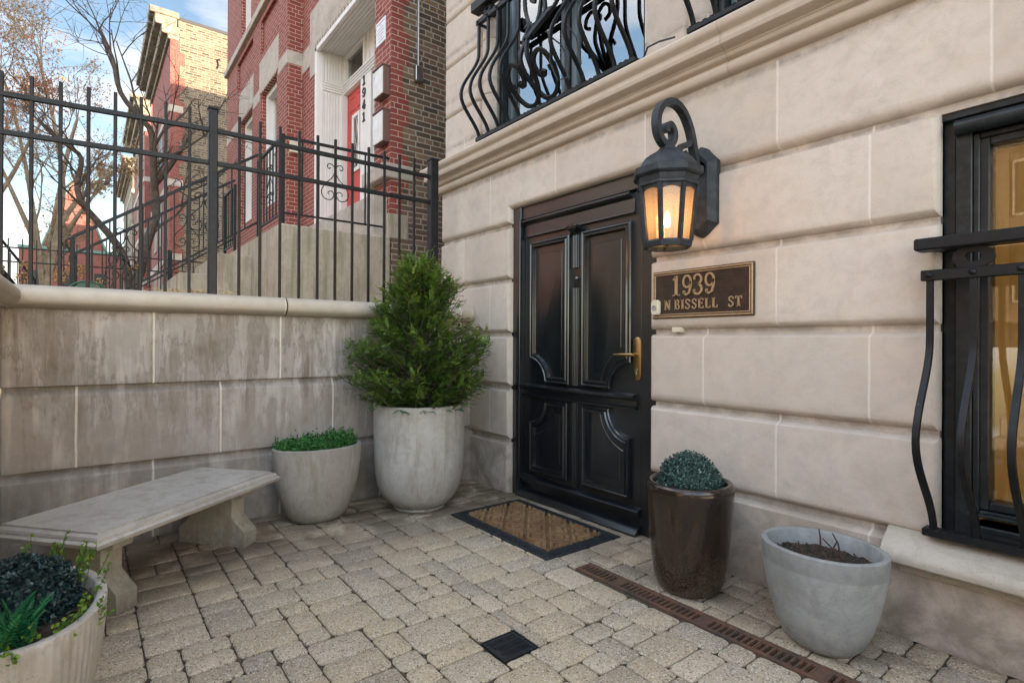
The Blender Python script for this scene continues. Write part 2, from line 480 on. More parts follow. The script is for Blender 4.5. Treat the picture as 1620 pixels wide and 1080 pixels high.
# damp, dirty patches by the wall, under the bench and near the drain
dx = m.math('MULTIPLY', m.ramp(X, [(.0, 0.0), (1.0, 1.0)]), 1.0)
damp = m.math('MULTIPLY', m.ramp(m.noise(2.3, 6, .62, dist=.5), [(.40, 0.0), (.56, 1.0)]), m.ramp(m.math('ADD', m.math('MULTIPLY', X, -1.0), m.math('MULTIPLY', m.noise(3, 3), .6)), [(.0, 0.0), (.1, 0.0)]) )
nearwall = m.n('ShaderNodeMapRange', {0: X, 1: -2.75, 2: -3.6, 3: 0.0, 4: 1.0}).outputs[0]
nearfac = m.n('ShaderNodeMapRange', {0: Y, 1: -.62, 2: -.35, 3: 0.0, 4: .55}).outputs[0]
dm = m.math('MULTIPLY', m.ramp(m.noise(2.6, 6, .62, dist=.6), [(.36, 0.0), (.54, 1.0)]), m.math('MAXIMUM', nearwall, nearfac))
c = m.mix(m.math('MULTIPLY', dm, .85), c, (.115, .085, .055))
h = m.math('ADD', m.math('MULTIPLY', m.noise(150, 3, .7), .8), m.math('ADD', m.math('MULTIPLY', vc, .35), m.math('MULTIPLY', m.noise(22, 5, .6), 1.2)))
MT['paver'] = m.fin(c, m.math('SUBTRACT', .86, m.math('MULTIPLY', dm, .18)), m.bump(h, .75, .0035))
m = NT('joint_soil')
c = m.mix(m.ramp(m.noise(60, 4), [(.4, 0.0), (.6, 1.0)]), (.032, .025, .017), (.09, .068, .045))
c = m.mix(m.math('MULTIPLY', m.ramp(m.noise(3.5, 4), [(.58, 0.0), (.68, 1.0)]), .7), c, (.06, .075, .02))
MT['soil_joint'] = m.fin(c, .95, m.bump(m.noise(140, 3), .8, .006))
MT['soil'] = simple('potting_soil', (.045, .033, .024), .95, .6, 30, .9, 90, .012)

def iron(name, col=(.016, .018, .020), rough=.38):
    m = NT(name)
    c = m.mix(m.ramp(m.noise(20, 5, .6), [(.45, 0.0), (.75, 1.0)]), col, tuple(x * 2.2 for x in col))
    c = m.mix(m.math('MULTIPLY', m.ramp(m.noise(55, 3, .6), [(.68, 0.0), (.76, 1.0)]), .35), c, (.18, .19, .19))
    return m.fin(c, m.math('ADD', rough - .06, m.math('MULTIPLY', m.noise(30, 3), .16)), m.bump(m.noise(90, 3, .6), .25, .0012), Specular_IOR_Level=.3)
MT['iron'] = iron('black_painted_iron', (.006, .0075, .009), .45)
MT['iron_brown'] = iron('sun_faded_black_iron', (.010, .008, .007), .5)
MT['frame'] = iron('black_window_frame', (.012, .016, .018), .30)
MT['lantern'] = iron('textured_black_lantern_metal', (.020, .024, .028), .5)

m = NT('gloss_black_door_paint')
X, Y, Z = m.xyz()
c = m.mix(m.ramp(m.noise(8, 4), [(.3, 0.0), (.7, 1.0)]), (.004, .0055, .0075), (.007, .010, .013))
wr = m.noise(40, 3, .5, vec=m.map((3, 3, .35)))
MT['door'] = m.fin(c, m.math('ADD', .28, m.math('MULTIPLY', m.noise(25, 4), .10)), m.bump(m.math('ADD', wr, m.math('MULTIPLY', m.noise(220, 2), .4)), .12, .0012), Specular_IOR_Level=.3, Coat_Weight=1.0, Coat_Roughness=.20, Coat_IOR=1.62)

MT['glass'] = glassmat('window_glass', (.90, .92, .90), 1.5, 0, 1.1)
MT['glass_upper'] = glassmat('upper_window_glass', (.85, .9, .9), 1.55, 0, 3.2)
MT['glassdark'] = glassmat('dim_window_glass', (.75, .8, .8), 1.52, .02, 1.4)
MT['brass'] = simple('satin_brass', (.46, .31, .13), .34, .1, 20, .05, 120, Metallic=1.0)
MT['steel'] = simple('steel', (.45, .45, .44), .35, .1, 20, .05, Metallic=1.0)
MT['rubber'] = simple('black_rubber', (.018, .022, .026), .55, .3, 12, .3, 140, .001)
MT['plaque_bg'] = simple('dark_bronze', (.040, .024, .016), .5, .4, 18, .9, 110, .003, Metallic=.25)
MT['plaque_lt'] = simple('cast_bronze_relief', (.42, .29, .17), .45, .2, 50, .3, 200, .001, Metallic=.35)
MT['plastic'] = simple('ivory_plastic', (.62, .58, .45), .4, .05)
MT['white'] = simple('white_paint', (.74, .71, .67), .55, .05, 4, .08)
MT['white_label'] = simple('white_label_paper', (.72, .74, .76), .6, .05)
MT['grey_print'] = simple('grey_print', (.30, .31, .33), .6, .05)
MT['black_print'] = simple('black_numerals', (.02, .02, .02), .5, .1)
MT['red_door'] = simple('red_door_paint', (.52, .055, .045), .45, .06, 3, .05)
MT['stone_trim'] = concrete('grey_trim_stone', (.42, .36, .30), (.52, .46, .40), (.28, .235, .18), rough=.9, vs=(2, 2, 2))
MT['mailbox'] = simple('mailbox_metal', (.68, .66, .64), .5, .08)
MT['mailbox_side'] = simple('mailbox_brown_side', (.16, .085, .07), .5, .1)
MT['redbrick'] = brickmat('pressed_red_brick', [(.22, .045, .035), (.27, .06, .045), (.31, .075, .055), (.25, .05, .04)], (.50, .38, .29), .205, .068, .0095, .003)
MT['redbrick2'] = brickmat('red_front_brick', [(.20, .045, .035), (.26, .065, .05), (.30, .085, .06)], (.33, .23, .18), .205, .068, .008, .003)
MT['common'] = brickmat('chicago_common_brick', [(.08, .055, .04), (.14, .09, .06), (.20, .12, .07), (.30, .19, .11), (.11, .07, .05), (.24, .13, .075), (.07, .055, .045)], (.38, .33, .26), .21, .068, .017, .012, off=.07)
MT['tan'] = brickmat('tan_common_brick', [(.05, .035, .022), (.17, .12, .075), (.25, .18, .11), (.075, .055, .035), (.28, .21, .13), (.20, .14, .09)], (.34, .285, .215), .33, .108, .026, .01, dirt=.3)
MT['roof'] = simple('tar_roof', (.05, .05, .055), .9)
MT['copper_green'] = simple('green_roof', (.12, .22, .17), .7)
MT['cream_cornice'] = simple('painted_metal_cornice', (.20, .17, .125), .7, .5, 3, .2)
m = NT('amber_curtain'); cu = m.noise(5, 2, .5, vec=m.map((5, 5, .15)))
MT['amber'] = m.fin(m.mix(cu, (.36, .19, .06), (.48, .28, .10)), .9, Emission_Color=(.55, .27, .06), Emission_Strength=.035)  # faint emission in the cloth stands in for lamplight from the room
MT['interior'] = simple('interior_wall', (.55, .42, .24), .8)
MT['cream_curtain'] = simple('sheer_curtain', (.62, .64, .66), .8, .1, 6)
MT['darkwood'] = simple('carved_wood_screen', (.10, .055, .028), .6, .5, 90, .9, 110, .004)
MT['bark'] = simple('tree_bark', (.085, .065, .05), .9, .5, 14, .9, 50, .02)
MT['bark_gold'] = simple('sunlit_tree_bark', (.22, .17, .115), .9, .4, 6, .7, 40, .02)  # paler bark, sunlight on the trunks put into the colour
MT['lawn'] = simple('dormant_lawn', (.16, .145, .075), .95, .35, 5, .9, 90, .03)
MT['asphalt'] = simple('asphalt', (.052, .051, .05), .9, .2, 8, .6, 120, .01)
MT['walk'] = concrete('sidewalk_concrete', (.34, .32, .29), (.42, .40, .36), (.27, .25, .22), rough=.9)
MT['green_plastic'] = simple('green_metal', (.02, .085, .055), .45)
MT['straw'] = simple('dry_grass', (.42, .30, .15), .8, .3, 30)
MT['dark_twig'] = simple('dark_twig', (.06, .035, .022), .8, .4, 40)
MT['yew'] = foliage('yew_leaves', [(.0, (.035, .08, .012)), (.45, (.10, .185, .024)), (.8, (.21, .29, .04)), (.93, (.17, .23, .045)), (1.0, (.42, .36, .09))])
MT['box'] = foliage('boxwood_leaves', [(.0, (.018, .08, .025)), (.5, (.04, .17, .04)), (.9, (.10, .28, .06)), (1.0, (.20, .36, .07))])
MT['ball'] = foliage('blue_green_topiary_leaves', [(.0, (.022, .052, .046)), (.5, (.05, .105, .09)), (.85, (.11, .19, .165)), (1.0, (.24, .34, .30))], rough=.4, trans=.12)
MT['balld'] = foliage('dark_topiary_leaves', [(.0, (.008, .022, .026)), (.5, (.014, .040, .044)), (.9, (.035, .075, .08)), (1.0, (.10, .16, .16))], rough=.38, trans=.1)
MT['fern'] = foliage('fern_leaves', [(.0, (.014, .13, .06)), (.5, (.03, .22, .09)), (1.0, (.09, .34, .11))], trans=.3)
MT['lime'] = foliage('lime_leaves', [(.0, (.05, .14, .02)), (.5, (.13, .27, .03)), (1.0, (.26, .40, .05))], trans=.35)
MT['bud'] = foliage('golden_buds', [(.0, (.30, .15, .05)), (.5, (.42, .25, .10)), (1.0, (.55, .36, .16))], trans=.3)
MT['budpink'] = foliage('pink_buds', [(.0, (.40, .14, .09)), (.5, (.50, .22, .13)), (1.0, (.55, .34, .18))], trans=.3)

# glazed brown
m = NT('brown_glaze')
X, Y, Z = m.xyz()
dr = m.noise(4, 6, .65, vec=m.map((7, 7, 1.1)))
c = m.ramp(m.math('ADD', m.math('MULTIPLY', dr, .6), m.math('MULTIPLY', m.noise(3, 3), .4)), [(.36, (.010, .008, .0075)), (.5, (.020, .0125, .009)), (.62, (.036, .021, .013))])
low = m.n('ShaderNodeMapRange', {0: m.math('ADD', Z, m.math('MULTIPLY', m.noise(7, 4), .22)), 1: .36, 2: .12, 3: 0.0, 4: 1.0}).outputs[0]
sp = m.ramp(m.noise(95, 4, .7), [(.42, 0.0), (.62, 1.0)])
c = m.mix(m.math('MULTIPLY', m.math('MULTIPLY', low, sp), .8), c, (.12, .085, .055))
c = m.mix(m.math('MULTIPLY', m.ramp(m.noise(240, 2), [(.66, 0.0), (.72, 1.0)]), .4), c, (.22, .15, .1))
MT['glaze'] = m.fin(c, m.math('ADD', .2, m.math('MULTIPLY', m.math('MULTIPLY', low, sp), .5)), m.bump(m.math('MULTIPLY', m.noise(130, 4), m.math('ADD', .1, low)), .5, .002), Coat_Weight=.25, Coat_Roughness=.12)

# coir
m = NT('coir')
X, Y, Z = m.xyz()
c = m.mix(m.ramp(m.noise(30, 6, .7), [(.3, 0.0), (.7, 1.0)]), (.17, .095, .04), (.42, .27, .125))
c = m.mix(m.ramp(m.noise(5, 3, .5), [(.4, 0.0), (.7, 1.0)]), c, (.20, .10, .045))
MT['coir'] = m.fin(c, .95, m.bump(m.noise(260, 3, .8), 1.0, .01))
m = NT('rusty_cast_iron')
c = m.mix(m.ramp(m.noise(9, 6, .65), [(.35, 0.0), (.62, 1.0)]), (.045, .036, .032), (.17, .075, .035))
c = m.mix(m.math('MULTIPLY', m.noise(60, 4), .4), c, (.10, .085, .07))
MT['rust'] = m.fin(c, .8, m.bump(m.noise(90, 4, .7), .5, .003), Metallic=.2)
MT['castiron'] = simple('dark_cast_iron', (.022, .026, .030), .45, .4, 14, .5, 90, .002, Metallic=.3)
MT['black_hole'] = simple('wet_black_channel', (.006, .005, .004), .9, .3)

# lantern glass
m = NT('seeded_amber_lantern_glass')
d1 = m.n('ShaderNodeBsdfTranslucent', {'Color': (.72, .50, .33)})
d2 = m.n('ShaderNodeBsdfTransparent', {'Color': (1.0, .80, .56)})
gl = m.n('ShaderNodeBsdfGlossy', {'Color': (1, 1, 1), 'Roughness': .12, 'Normal': m.bump(m.noise(160, 3), .4, .002)})
df = m.n('ShaderNodeBsdfDiffuse', {'Color': (.60, .41, .27)})
a1 = m.n('ShaderNodeMixShader', {0: .45}); m.t.links.new(d1.outputs[0], a1.inputs[1]); m.t.links.new(df.outputs[0], a1.inputs[2])
streak = m.ramp(m.noise(260, 3, .7), [(.35, .34), (.65, .56)])
a2 = m.n('ShaderNodeMixShader', {0: m.xyz(streak)[0]}); m.t.links.new(d2.outputs[0], a2.inputs[1]); m.t.links.new(a1.outputs[0], a2.inputs[2])
a3 = m.n('ShaderNodeMixShader', {0: .07}); m.t.links.new(a2.outputs[0], a3.inputs[1]); m.t.links.new(gl.outputs[0], a3.inputs[2])
m.t.links.new(a3.outputs[0], m.o.inputs[0])
MT['lglass'] = m.m
m = NT('lit_bulb'); m.fin((1, .8, .5), .3, Emission_Color=(1.0, .62, .25), Emission_Strength=16.0)
MT['bulb'] = m.m



# ================================================================== SETTING
def ground_rects(name, mat, rects, z):
    mb = MB()
    for x0, x1, y0, y1 in rects:
        k = len(mb.v); mb.v += [(x0, y0, z), (x1, y0, z), (x1, y1, z), (x0, y1, z)]; mb.face((k, k + 1, k + 2, k + 3))
    return struct(mb.build(name, mat))
ground_rects('ground', MT['lawn'], [(-400, -4.40, -400, 400), (-4.40, -1.3, -6.0, -3.4), (1.3, 400, -6.0, -3.4), (3.2, 400, -3.4, 400), (-4.40, 3.2, 18, 400), (-4.40, 400, -400, -6.0)], 1.48)
struct(ground_rects('street_pavement', MT['walk'], [(-60, 40, -8.6, -6.0)], 1.486))
mb = MB(); mb.box(-80, 60, -10.3, -10.15, 1.2, 1.50, 0.01); struct(mb.build('kerb', MT['walk']))
ground_rects('road', MT['asphalt'], [(-80, 60, -19.6, -10.3)], 1.484)
struct(ground_rects('far_pavement', MT['walk'], [(-80, 60, -23.4, -21.6)], 1.487))

# sunken court: bedding layer and individually laid tumbled pavers
ground_rects('court_bedding', MT['soil_joint'], [(-4.6, -2.18, -3.5, .5), (-2.18, 3.2, -.489, .5), (-2.18, 3.2, -1.29, -.610), (-2.18, -1.87, -3.5, -1.29), (-1.71, 3.2, -3.5, -1.29), (-1.87, -1.71, -3.5, -1.455)], -0.011)
pv = MB()
def clip_spans(spans, a, b):
    res = []
    for s0, s1 in spans:
        if b <= s0 or a >= s1: res.append((s0, s1))
        else:
            if a - s0 > .03: res.append((s0, a))
            if s1 - b > .03: res.append((b, s1))
    return res
def paver(x0, x1, y0, y1):
    g = .0022; x0 += g; x1 -= g; y0 += g; y1 -= g
    if x1 - x0 < .02 or y1 - y0 < .02: return
    pv.tv = random.random()
    dz = random.uniform(-.003, .0025); tx = random.uniform(-.012, .012); ty = random.uniform(-.012, .012)
    cx, cy = (x0 + x1) / 2, (y0 + y1) / 2
    c = min(.024, (x1 - x0) * .2, (y1 - y0) * .2)
    base = []
    for (px, py, sx, sy) in ((x0, y0, 1, 1), (x1, y0, -1, 1), (x1, y1, -1, -1), (x0, y1, 1, -1)):
        cc = c * random.uniform(.5, 1.35)
        a = (px + sx * cc, py); b = (px + sx * cc * .32, py + sy * cc * .32); d = (px, py + sy * cc)
        base.append([a, b, d] if (sx * sy < 0) else [d, b, a])
    o = []
    for i, q in enumerate(base):
        o += q
        nx = base[(i + 1) % 4][0]; la = q[-1]
        for t in (.33, .67):
            mx_, my_ = la[0] + (nx[0] - la[0]) * t, la[1] + (nx[1] - la[1]) * t
            o.append((mx_ + (cx - mx_) * random.uniform(-.012, .028), my_ + (cy - my_) * random.uniform(-.012, .028)))
    def zz(x, y, h): return h + dz + (x - cx) * tx + (y - cy) * ty
    def ins(p, d):
        L = math.hypot(p[0] - cx, p[1] - cy); k = max(0, 1 - d / L)
        return cx + (p[0] - cx) * k, cy + (p[1] - cy) * k
    R0 = [(x, y, -.02) for x, y in o]
    R1 = [(x, y, zz(x, y, -.006)) for x, y in o]
    R2 = [(*ins(p, .0035), zz(p[0], p[1], -.0022)) for p in o]
    R3 = [(*ins(p, .009), zz(p[0], p[1], .0004)) for p in o]
    b = pv.quadgrid([R0, R1, R2, R3]); n = len(o)
    pv.face([b + 3 * n + i for i in range(n)])
holes = [(-1.875, -1.705, -1.465, -1.282), (-2.18, 3.2, -.612, -.487)]
U = .0588
NX, NY = 128, 56
occ = [[False] * NY for _ in range(NX)]
X0, Y0 = -4.24, -3.16
def put(x0, x1, y0, y1):
    rs = [(x0, x1, y0, y1)]
    for hx0, hx1, hy0, hy1 in holes:
        nr = []
        for a0, a1, b0, b1 in rs:
            if a1 <= hx0 or a0 >= hx1 or b1 <= hy0 or b0 >= hy1: nr.append((a0, a1, b0, b1)); continue
            if b0 < hy0: nr.append((a0, a1, b0, hy0))
            if b1 > hy1: nr.append((a0, a1, hy1, b1))
            m0, m1 = max(b0, hy0), min(b1, hy1)
            if a0 < hx0: nr.append((a0, hx0, m0, m1))
            if a1 > hx1: nr.append((hx1, a1, m0, m1))
        rs = nr
    for q in rs:
        if q[1] - q[0] > .03 and q[3] - q[2] > .03: paver(*q)
SZ = [(3, 4)] * 7 + [(4, 3)] * 2 + [(3, 3)] * 3 + [(4, 4)] * 3 + [(2, 4)] * 3 + [(3, 2)] * 2 + [(2, 3)] * 2 + [(2, 2)]
def run(i, j):
    r = 0
    while j + r < NY and not occ[i][j + r]: r += 1
    return r
for i in range(NX):
    for j in range(NY):
        if occ[i][j]: continue
        gap = run(i, j)
        cand = [q for q in SZ if q[1] <= gap and i + q[0] <= NX and all(not occ[i + a][j + b_] for a in range(q[0]) for b_ in range(q[1]))]
        good = [q for q in cand if gap - q[1] != 1]
        q = random.choice(good or cand or [(1, 1)])
        if not cand and gap == 1:
            L = 1
            while L < 4 and i + L < NX and not occ[i + L][j]: L += 1
            q = (L, 1)
        for a in range(q[0]):
            for b_ in range(q[1]): occ[i + a][j + b_] = True
        jx = lambda v: v
        put(X0 + i * U, X0 + (i + q[0]) * U, Y0 + j * U, Y0 + (j + q[1]) * U)
struct(pv.build('paving', MT['paver'], None, smooth=32, tint=True))
# steps up to the street behind the camera
mb = MB()
for i in range(8): mb.box(-1.3, 1.3, -3.42 - .33 * (i + 1), -3.42 - .33 * i, -.2, .185 * (i + 1), .008)
struct(mb.build('street_steps', MT['walk']))

# ================================================================== RETAINING WALL
rw = tag(empty('retaining_wall', (-4.17, -3.1, 0)), 'grey limestone block retaining wall with streaked stains and rounded coping behind the bench', 'wall')
def kid(mb, name, mat, par, smooth=None, tint=False):
    o = mb.build(name, mat, par, smooth, tint)
    o.matrix_parent_inverse = Matrix.Translation(-par.location) if par.parent is None else par.matrix_parent_inverse.copy()
    return o
wz = [0.0, .487, .977, 1.452]
mb = MB()
mb.box(-3.14, 0.4, .030, .27, -.1, 1.45)
for i in range(3):
    block(mb, [(-3.14, wz[i]), (.05, wz[i]), (.05, wz[i + 1]), (-3.14, wz[i + 1])], ['N' if i == 0 else 'B', 'N', 'C' if i < 2 else 'N', 'N'], R=.007, ry=.032, strip=.016, bev=.040, back=.05, n=5)
mb.xform(lambda x, y, z: (-4.17 - y, x, z))
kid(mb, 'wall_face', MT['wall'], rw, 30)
mb = MB()
for sx0, sx1 in ((-4.17, -1.3), (1.3, 3.2)):
    mb.box(sx0, sx1, .030, .27, -.1, 1.45)
    for i in range(3):
        block(mb, [(sx0, wz[i]), (sx1, wz[i]), (sx1, wz[i + 1]), (sx0, wz[i + 1])], ['N' if i == 0 else 'B', 'N', 'C' if i < 2 else 'N', 'N'], R=.007, ry=.032, strip=.016, bev=.040, back=.05, n=5)
mb.xform(lambda x, y, z: (x, -3.135 - y, z))
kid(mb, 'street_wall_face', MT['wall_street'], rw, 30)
cop = [(-.02, 1.432), (.03, 1.437), (.062, 1.452), (.082, 1.478), (.086, 1.505), (.078, 1.533), (.058, 1.555), (.03, 1.566), (-.10, 1.574), (-.29, 1.574), (-.30, 1.50), (-.30, 1.43)]
mb = MB(); mb.sweep([(-1.3, -3.135), (-4.17, -3.135), (-4.17, -.01)], [(o, z) for o, z in cop])
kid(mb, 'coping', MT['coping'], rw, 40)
mb = MB()
for yy, zc in ((-1.625, 0),):
    ring = [(-4.17 + o * 1.03 + .0012, yy - .005, z) for o, z in cop[:9]]; ring2 = [(a, yy + .005, c) for a, _, c in ring]
    mb.quadgrid([ring, ring2], closed=False)
kid(mb, 'mortar_joint', MT['soil_joint'], rw)

# ================================================================== IRON FENCE
fn = tag(empty('iron_fence', (-4.27, -2.08, 1.57)), 'tall black iron picket fence standing on the coping of the limestone retaining wall', 'fence')
A = (-4.27, -.337); P0 = (-4.27, -2.076)
dv = Vector((-4.42 + 4.27, -3.172 + 2.076)); L1 = dv.length; dv.normalize()
P1 = (P0[0] + dv.x * 2.2, P0[1] + dv.y * 2.2)
def post(px, py, wd, z1):
    m_ = MB(); h_ = wd / 2
    m_.box(px - h_, px + h_, py - h_, py + h_, 1.50, z1 - .02, .004)
    m_.box(px - h_ - .005, px + h_ + .005, py - h_ - .005, py + h_ + .005, z1 - .02, z1, .004)
    kid(m_, 'post', MT['iron'], fn)
post(*A, .075, 2.875); post(*P0, .055, 2.87); post(*P1, .055, 2.87)
def picket(px, py, z1, rot=0):
    m_ = MB(); h_ = .0095
    m_.box(-h_, h_, -h_, h_, 1.52, z1, .002)
    m_.xform(lambda x, y, z: (px + x * math.cos(rot) - y * math.sin(rot), py + x * math.sin(rot) + y * math.cos(rot), z))
    kid(m_, 'picket', MT['iron_brown'], fn)
for i in range(11): picket(-4.27, -1.907 + .1385 * i, 2.846)
ang = math.atan2(dv.y, dv.x) + PI / 2
for i in range(1, 16): picket(P0[0] + dv.x * .1375 * i, P0[1] + dv.y * .1375 * i, 2.846, ang)
for zc in (2.712, 2.485):
    for a, b in ((A, P0), (P0, P1)):
        m_ = MB(); m_.tube([(a[0], a[1], zc), (b[0], b[1], zc)], 1.0, flat=(.0135, .0165)); kid(m_, 'rail', MT['iron'], fn)

# ================================================================== STONE HOUSE
hs = tag(empty('stone_house', (-1, 0, 0)), 'pale limestone townhouse front with deep block courses and moulded cornice', 'house')
mb = MB()
def bx(*a): mb.box(*a)
for a in ((-4.70, -3.622, .045, .5, -.1, 2.95), (-3.622, -2.138, .0452, .5, 2.378, 2.949), (-2.138, -.704, .045, .5, -.1, 2.95), (-.722, .542, .0452, .5, 2.205, 2.949), (-.722, .542, .0452, .5, -.1, .44), (.542, 3.2, .045, .5, -.1, 2.95)): bx(*a)
cz = [0, .45, .8915, 1.335, 1.784, 2.238, 2.72]
for i in range(5):
    bk = 'N' if i == 0 else 'B'
    z0, z1 = cz[i], cz[i + 1]
    block(mb, [(-4.71, z0), (-3.60, z0), (-3.60, z1), (-4.71, z1)], [bk, 'J', 'C', 'J'])
    if i == 0: block(mb, [(-2.16, z0), (3.2, z0), (3.2, z1), (-2.16, z1)], [bk, 'N', 'C', 'J'])
    else:
        block(mb, [(-2.16, z0), (-.70, z0), (-.70, z1), (-2.16, z1)], [bk, 'J', 'C', 'J'])
        block(mb, [(.52, z0), (3.2, z0), (3.2, z1), (.52, z1)], [bk, 'N', 'C', 'J'])
block(mb, [(-4.71, 2.238), (-3.60, 2.238), (-3.60, 2.362), (-2.16, 2.362), (-2.16, 2.238), (3.2, 2.238), (3.2, 2.72), (-4.71, 2.72)], ['B', 'J', 'B', 'J', 'B', 'N', 'N', 'J'], jr=.05)
# upper storey
uz = [2.96, 3.431, 3.916, 4.36, 4.81, 5.26]
for i in range(5):
    for a, b, k1, k2 in ((-4.64, -4.05, 'J', 'J'), (-2.20, -1.90, 'N', 'J'), (-.10, .20, 'N', 'J'), (2.0, 3.2, 'N', 'N')):
        block(mb, [(a, uz[i]), (b, uz[i]), (b, uz[i + 1]), (a, uz[i + 1])], ['N' if i == 0 else 'B', k2, 'C', k1], R=.05, strip=.012, bev=.01, ry=.035)
    for cx in (-3.96, -1.85, .25):
        pts = [(cx + .088 * math.cos(t), .075 + .075 * math.sin(t)) for t in [PI + PI * q / 10 for q in range(11)]]
        r0 = [(x, yy, uz[i] + .012) for x, yy in pts]; r1 = [(x, yy, uz[i + 1] - .0) for x, yy in pts]
        mb.quadgrid([[(cx + (x - cx) * .86, .075 + (yy - .075) * .86, uz[i]) for x, yy in pts], r0, r1], closed=False)
for a in ((-4.63, -3.9, .045, .5, 2.9, 5.3), (-2.19, -1.80, .045, .5, 2.9, 5.3), (-.09, .31, .045, .5, 2.9, 5.3), (2.0, 3.2, .045, .5, 2.9, 5.3)): bx(*a)
bx(-4.64, 3.2, .02, .5, 5.26, 9.0)
kid(mb, 'stone_facing', MT['facade'], hs, 35)
mb = MB()
mb.box(-4.63, 3.2, .9, 17, -.1, 9.0); mb.box(-4.62, -4.3, .4, .95, -.1, 8.99); mb.box(2.9, 3.19, .4, .95, -.1, 8.99); mb.box(-4.6, 3.18, .3, .95, 5.3, 8.98)
kid(mb, 'side_wall', MT['common'], hs)
mb = MB(); mb.box(-4.8, 3.3, -.12, 17.1, 9.0, 9.25); kid(mb, 'roof', MT['roof'], hs)
mb = MB()
cp = [(-.02, 2.70), (.022, 2.703), (.040, 2.713), (.050, 2.728), (.052, 2.742), (.044, 2.757), (.034, 2.764), (.034, 2.770), (.050, 2.776), (.062, 2.789), (.066, 2.803), (.072, 2.806), (.074, 2.812),
      (.100, 2.820), (.118, 2.836), (.124, 2.856), (.120, 2.872), (.122, 2.884), (.132, 2.894), (.148, 2.904), (.156, 2.919), (.157, 2.937), (.148, 2.951), (.130, 2.958), (.0, 2.978), (-.05, 2.979)]
mb.sweep([(-4.71, .9), (-4.71, 0), (3.2, 0)], cp)
kid(mb, 'cornice', MT['cornice'], hs, 30)
mb = MB()
sp_ = [(-.01, .322), (.03, .325), (.078, .330), (.098, .345), (.104, .366), (.098, .386), (.082, .400), (.074, .412), (.055, .424), (.030, .440), (.0, .462), (-.18, .476)]
mb.sweep([(-.872, 0), (.70, 0)], sp_)
kid(mb, 'window_sill', MT['sill'], hs, 35)
mb = MB(); mb.box(-.83, .66, -.012, .0, .285, .318, .003); kid(mb, 'sill_apron', MT['sill'], hs)

# ---- door
DR = MT['door']
mb = MB()
mb.box(-3.62, -3.502, .052, .22, 0, 2.385, .004); mb.box(-2.298, -2.14, .096, .22, 0, 2.385, .002); mb.box(-3.502, -2.298, .070, .22, 2.256, 2.384, .004)
mb.box(-3.512, -3.498, .040, .07, .0, 2.262, .004)
kid(mb, 'door_frame', DR, hs)
dl = MB(); dl.box(-3.50, -2.30, .100, .16, .004, 2.25, .002)
door = kid(dl, 'door', DR, hs)
def dkid(mb, name, mat, smooth=30):
    o = mb.build(name, mat, None, smooth); o.parent = door; return o
pprof = [(0, .100), (.0, .076), (.006, .068), (.014, .066), (.020, .072), (.026, .074), (.034, .064), (.042, .066), (.046, .080), (.050, .108), (.058, .122), (.066, .124), (.072, .118), (.078, .117), (.105, .098), (.110, .0975)]
def cut(x0, x1, z0, z1, corner, r):
    pts = []
    if corner == 'bl': pts += arc(x0, z0, r, r, 90, 0, 12)
    else: pts.append((x0, z0))
    if corner == 'br': pts += arc(x1, z0, r, r, 180, 90, 12)
    else: pts.append((x1, z0))
    if corner == 'tr': pts += arc(x1, z1, r, r, 270, 180, 12)
    else: pts.append((x1, z1))
    if corner == 'tl': pts += arc(x0, z1, r, r, 360, 270, 12)
    else: pts.append((x0, z1))
    return pts
for a in ((-3.412, -2.955, .935, 2.058, 'bl'), (-2.828, -2.368, .935, 2.058, 'br'), (-3.408, -2.972, .218, .800, 'tl'), (-2.818, -2.376, .218, .800, 'tr')):
    mb = MB(); ringpanel(mb, cut(*a, .183), pprof); dkid(mb, 'door_panel', DR, 25)
def hmould(x0, x1, prof, name):
    mb = MB(); mb.sweep([(x0, .1), (x1, .1)], prof); dkid(mb, name, DR, 30)
hmould(-3.50, -2.365, [(-.01, 2.205), (.018, 2.206), (.022, 2.212), (.018, 2.218), (.040, 2.224), (.050, 2.232), (.050, 2.240), (.040, 2.248), (-.01, 2.252)], 'head_moulding')
hmould(-3.47, -2.345, [(-.01, 2.106), (.03, 2.108), (.030, 2.113), (.016, 2.120), (.014, 2.205), (-.01, 2.206)], 'frieze_board')
hmould(-3.50, -2.322, [(-.01, .815), (.03, .816), (.032, .824), (.018, .834), (.016, .868), (.045, .884), (.058, .890), (.060, .905), (.045, .914), (-.01, .918)], 'lock_rail_moulding')
hmould(-3.53, -2.29, [(-.01, .108), (.030, .110), (.030, .122), (.038, .124), (.038, .138), (.046, .140), (.046, .154), (.030, .166), (-.01, .176)], 'kick_moulding')
hmould(-3.53, -2.29, [(-.01, .0), (.075, .001), (.075, .014), (.055, .030), (.030, .052), (-.01, .062)], 'weather_bar')
mb = MB()
for z0, z1 in ((1.800, 2.06), (.93, 1.655), (.176, .812)):
    for xx in (-2.918, -2.902, -2.886): mb.box(xx - .0065, xx + .0065, .078, .105, z0, z1, .003)
    mb.box(-2.93, -2.872, .088, .103, z0, z1, .002)
dkid(mb, 'centre_fluting', DR)
mb = MB()
mb.box(-2.955, -2.848, .030, .1, 2.096, 2.116, .004)
rr = [[(-2.9 - a, .1 - d, z), (-2.9 + a, .1 - d, z), (-2.9 + a, .1, z), (-2.9 - a, .1, z)] for a, d, z in ((.030, .032, 2.045), (.032, .040, 2.056), (.028, .034, 2.058), (.034, .042, 2.072), (.048, .062, 2.090), (.048, .062, 2.097))]
b = mb.quadgrid(rr); mb.face([b, b + 3, b + 2, b + 1])
dkid(mb, 'keystone_cap', DR)
mb = MB(); mb.lathe([(.011, 0), (.011, .008), (.008, .012), (.0, .013)], n=20)
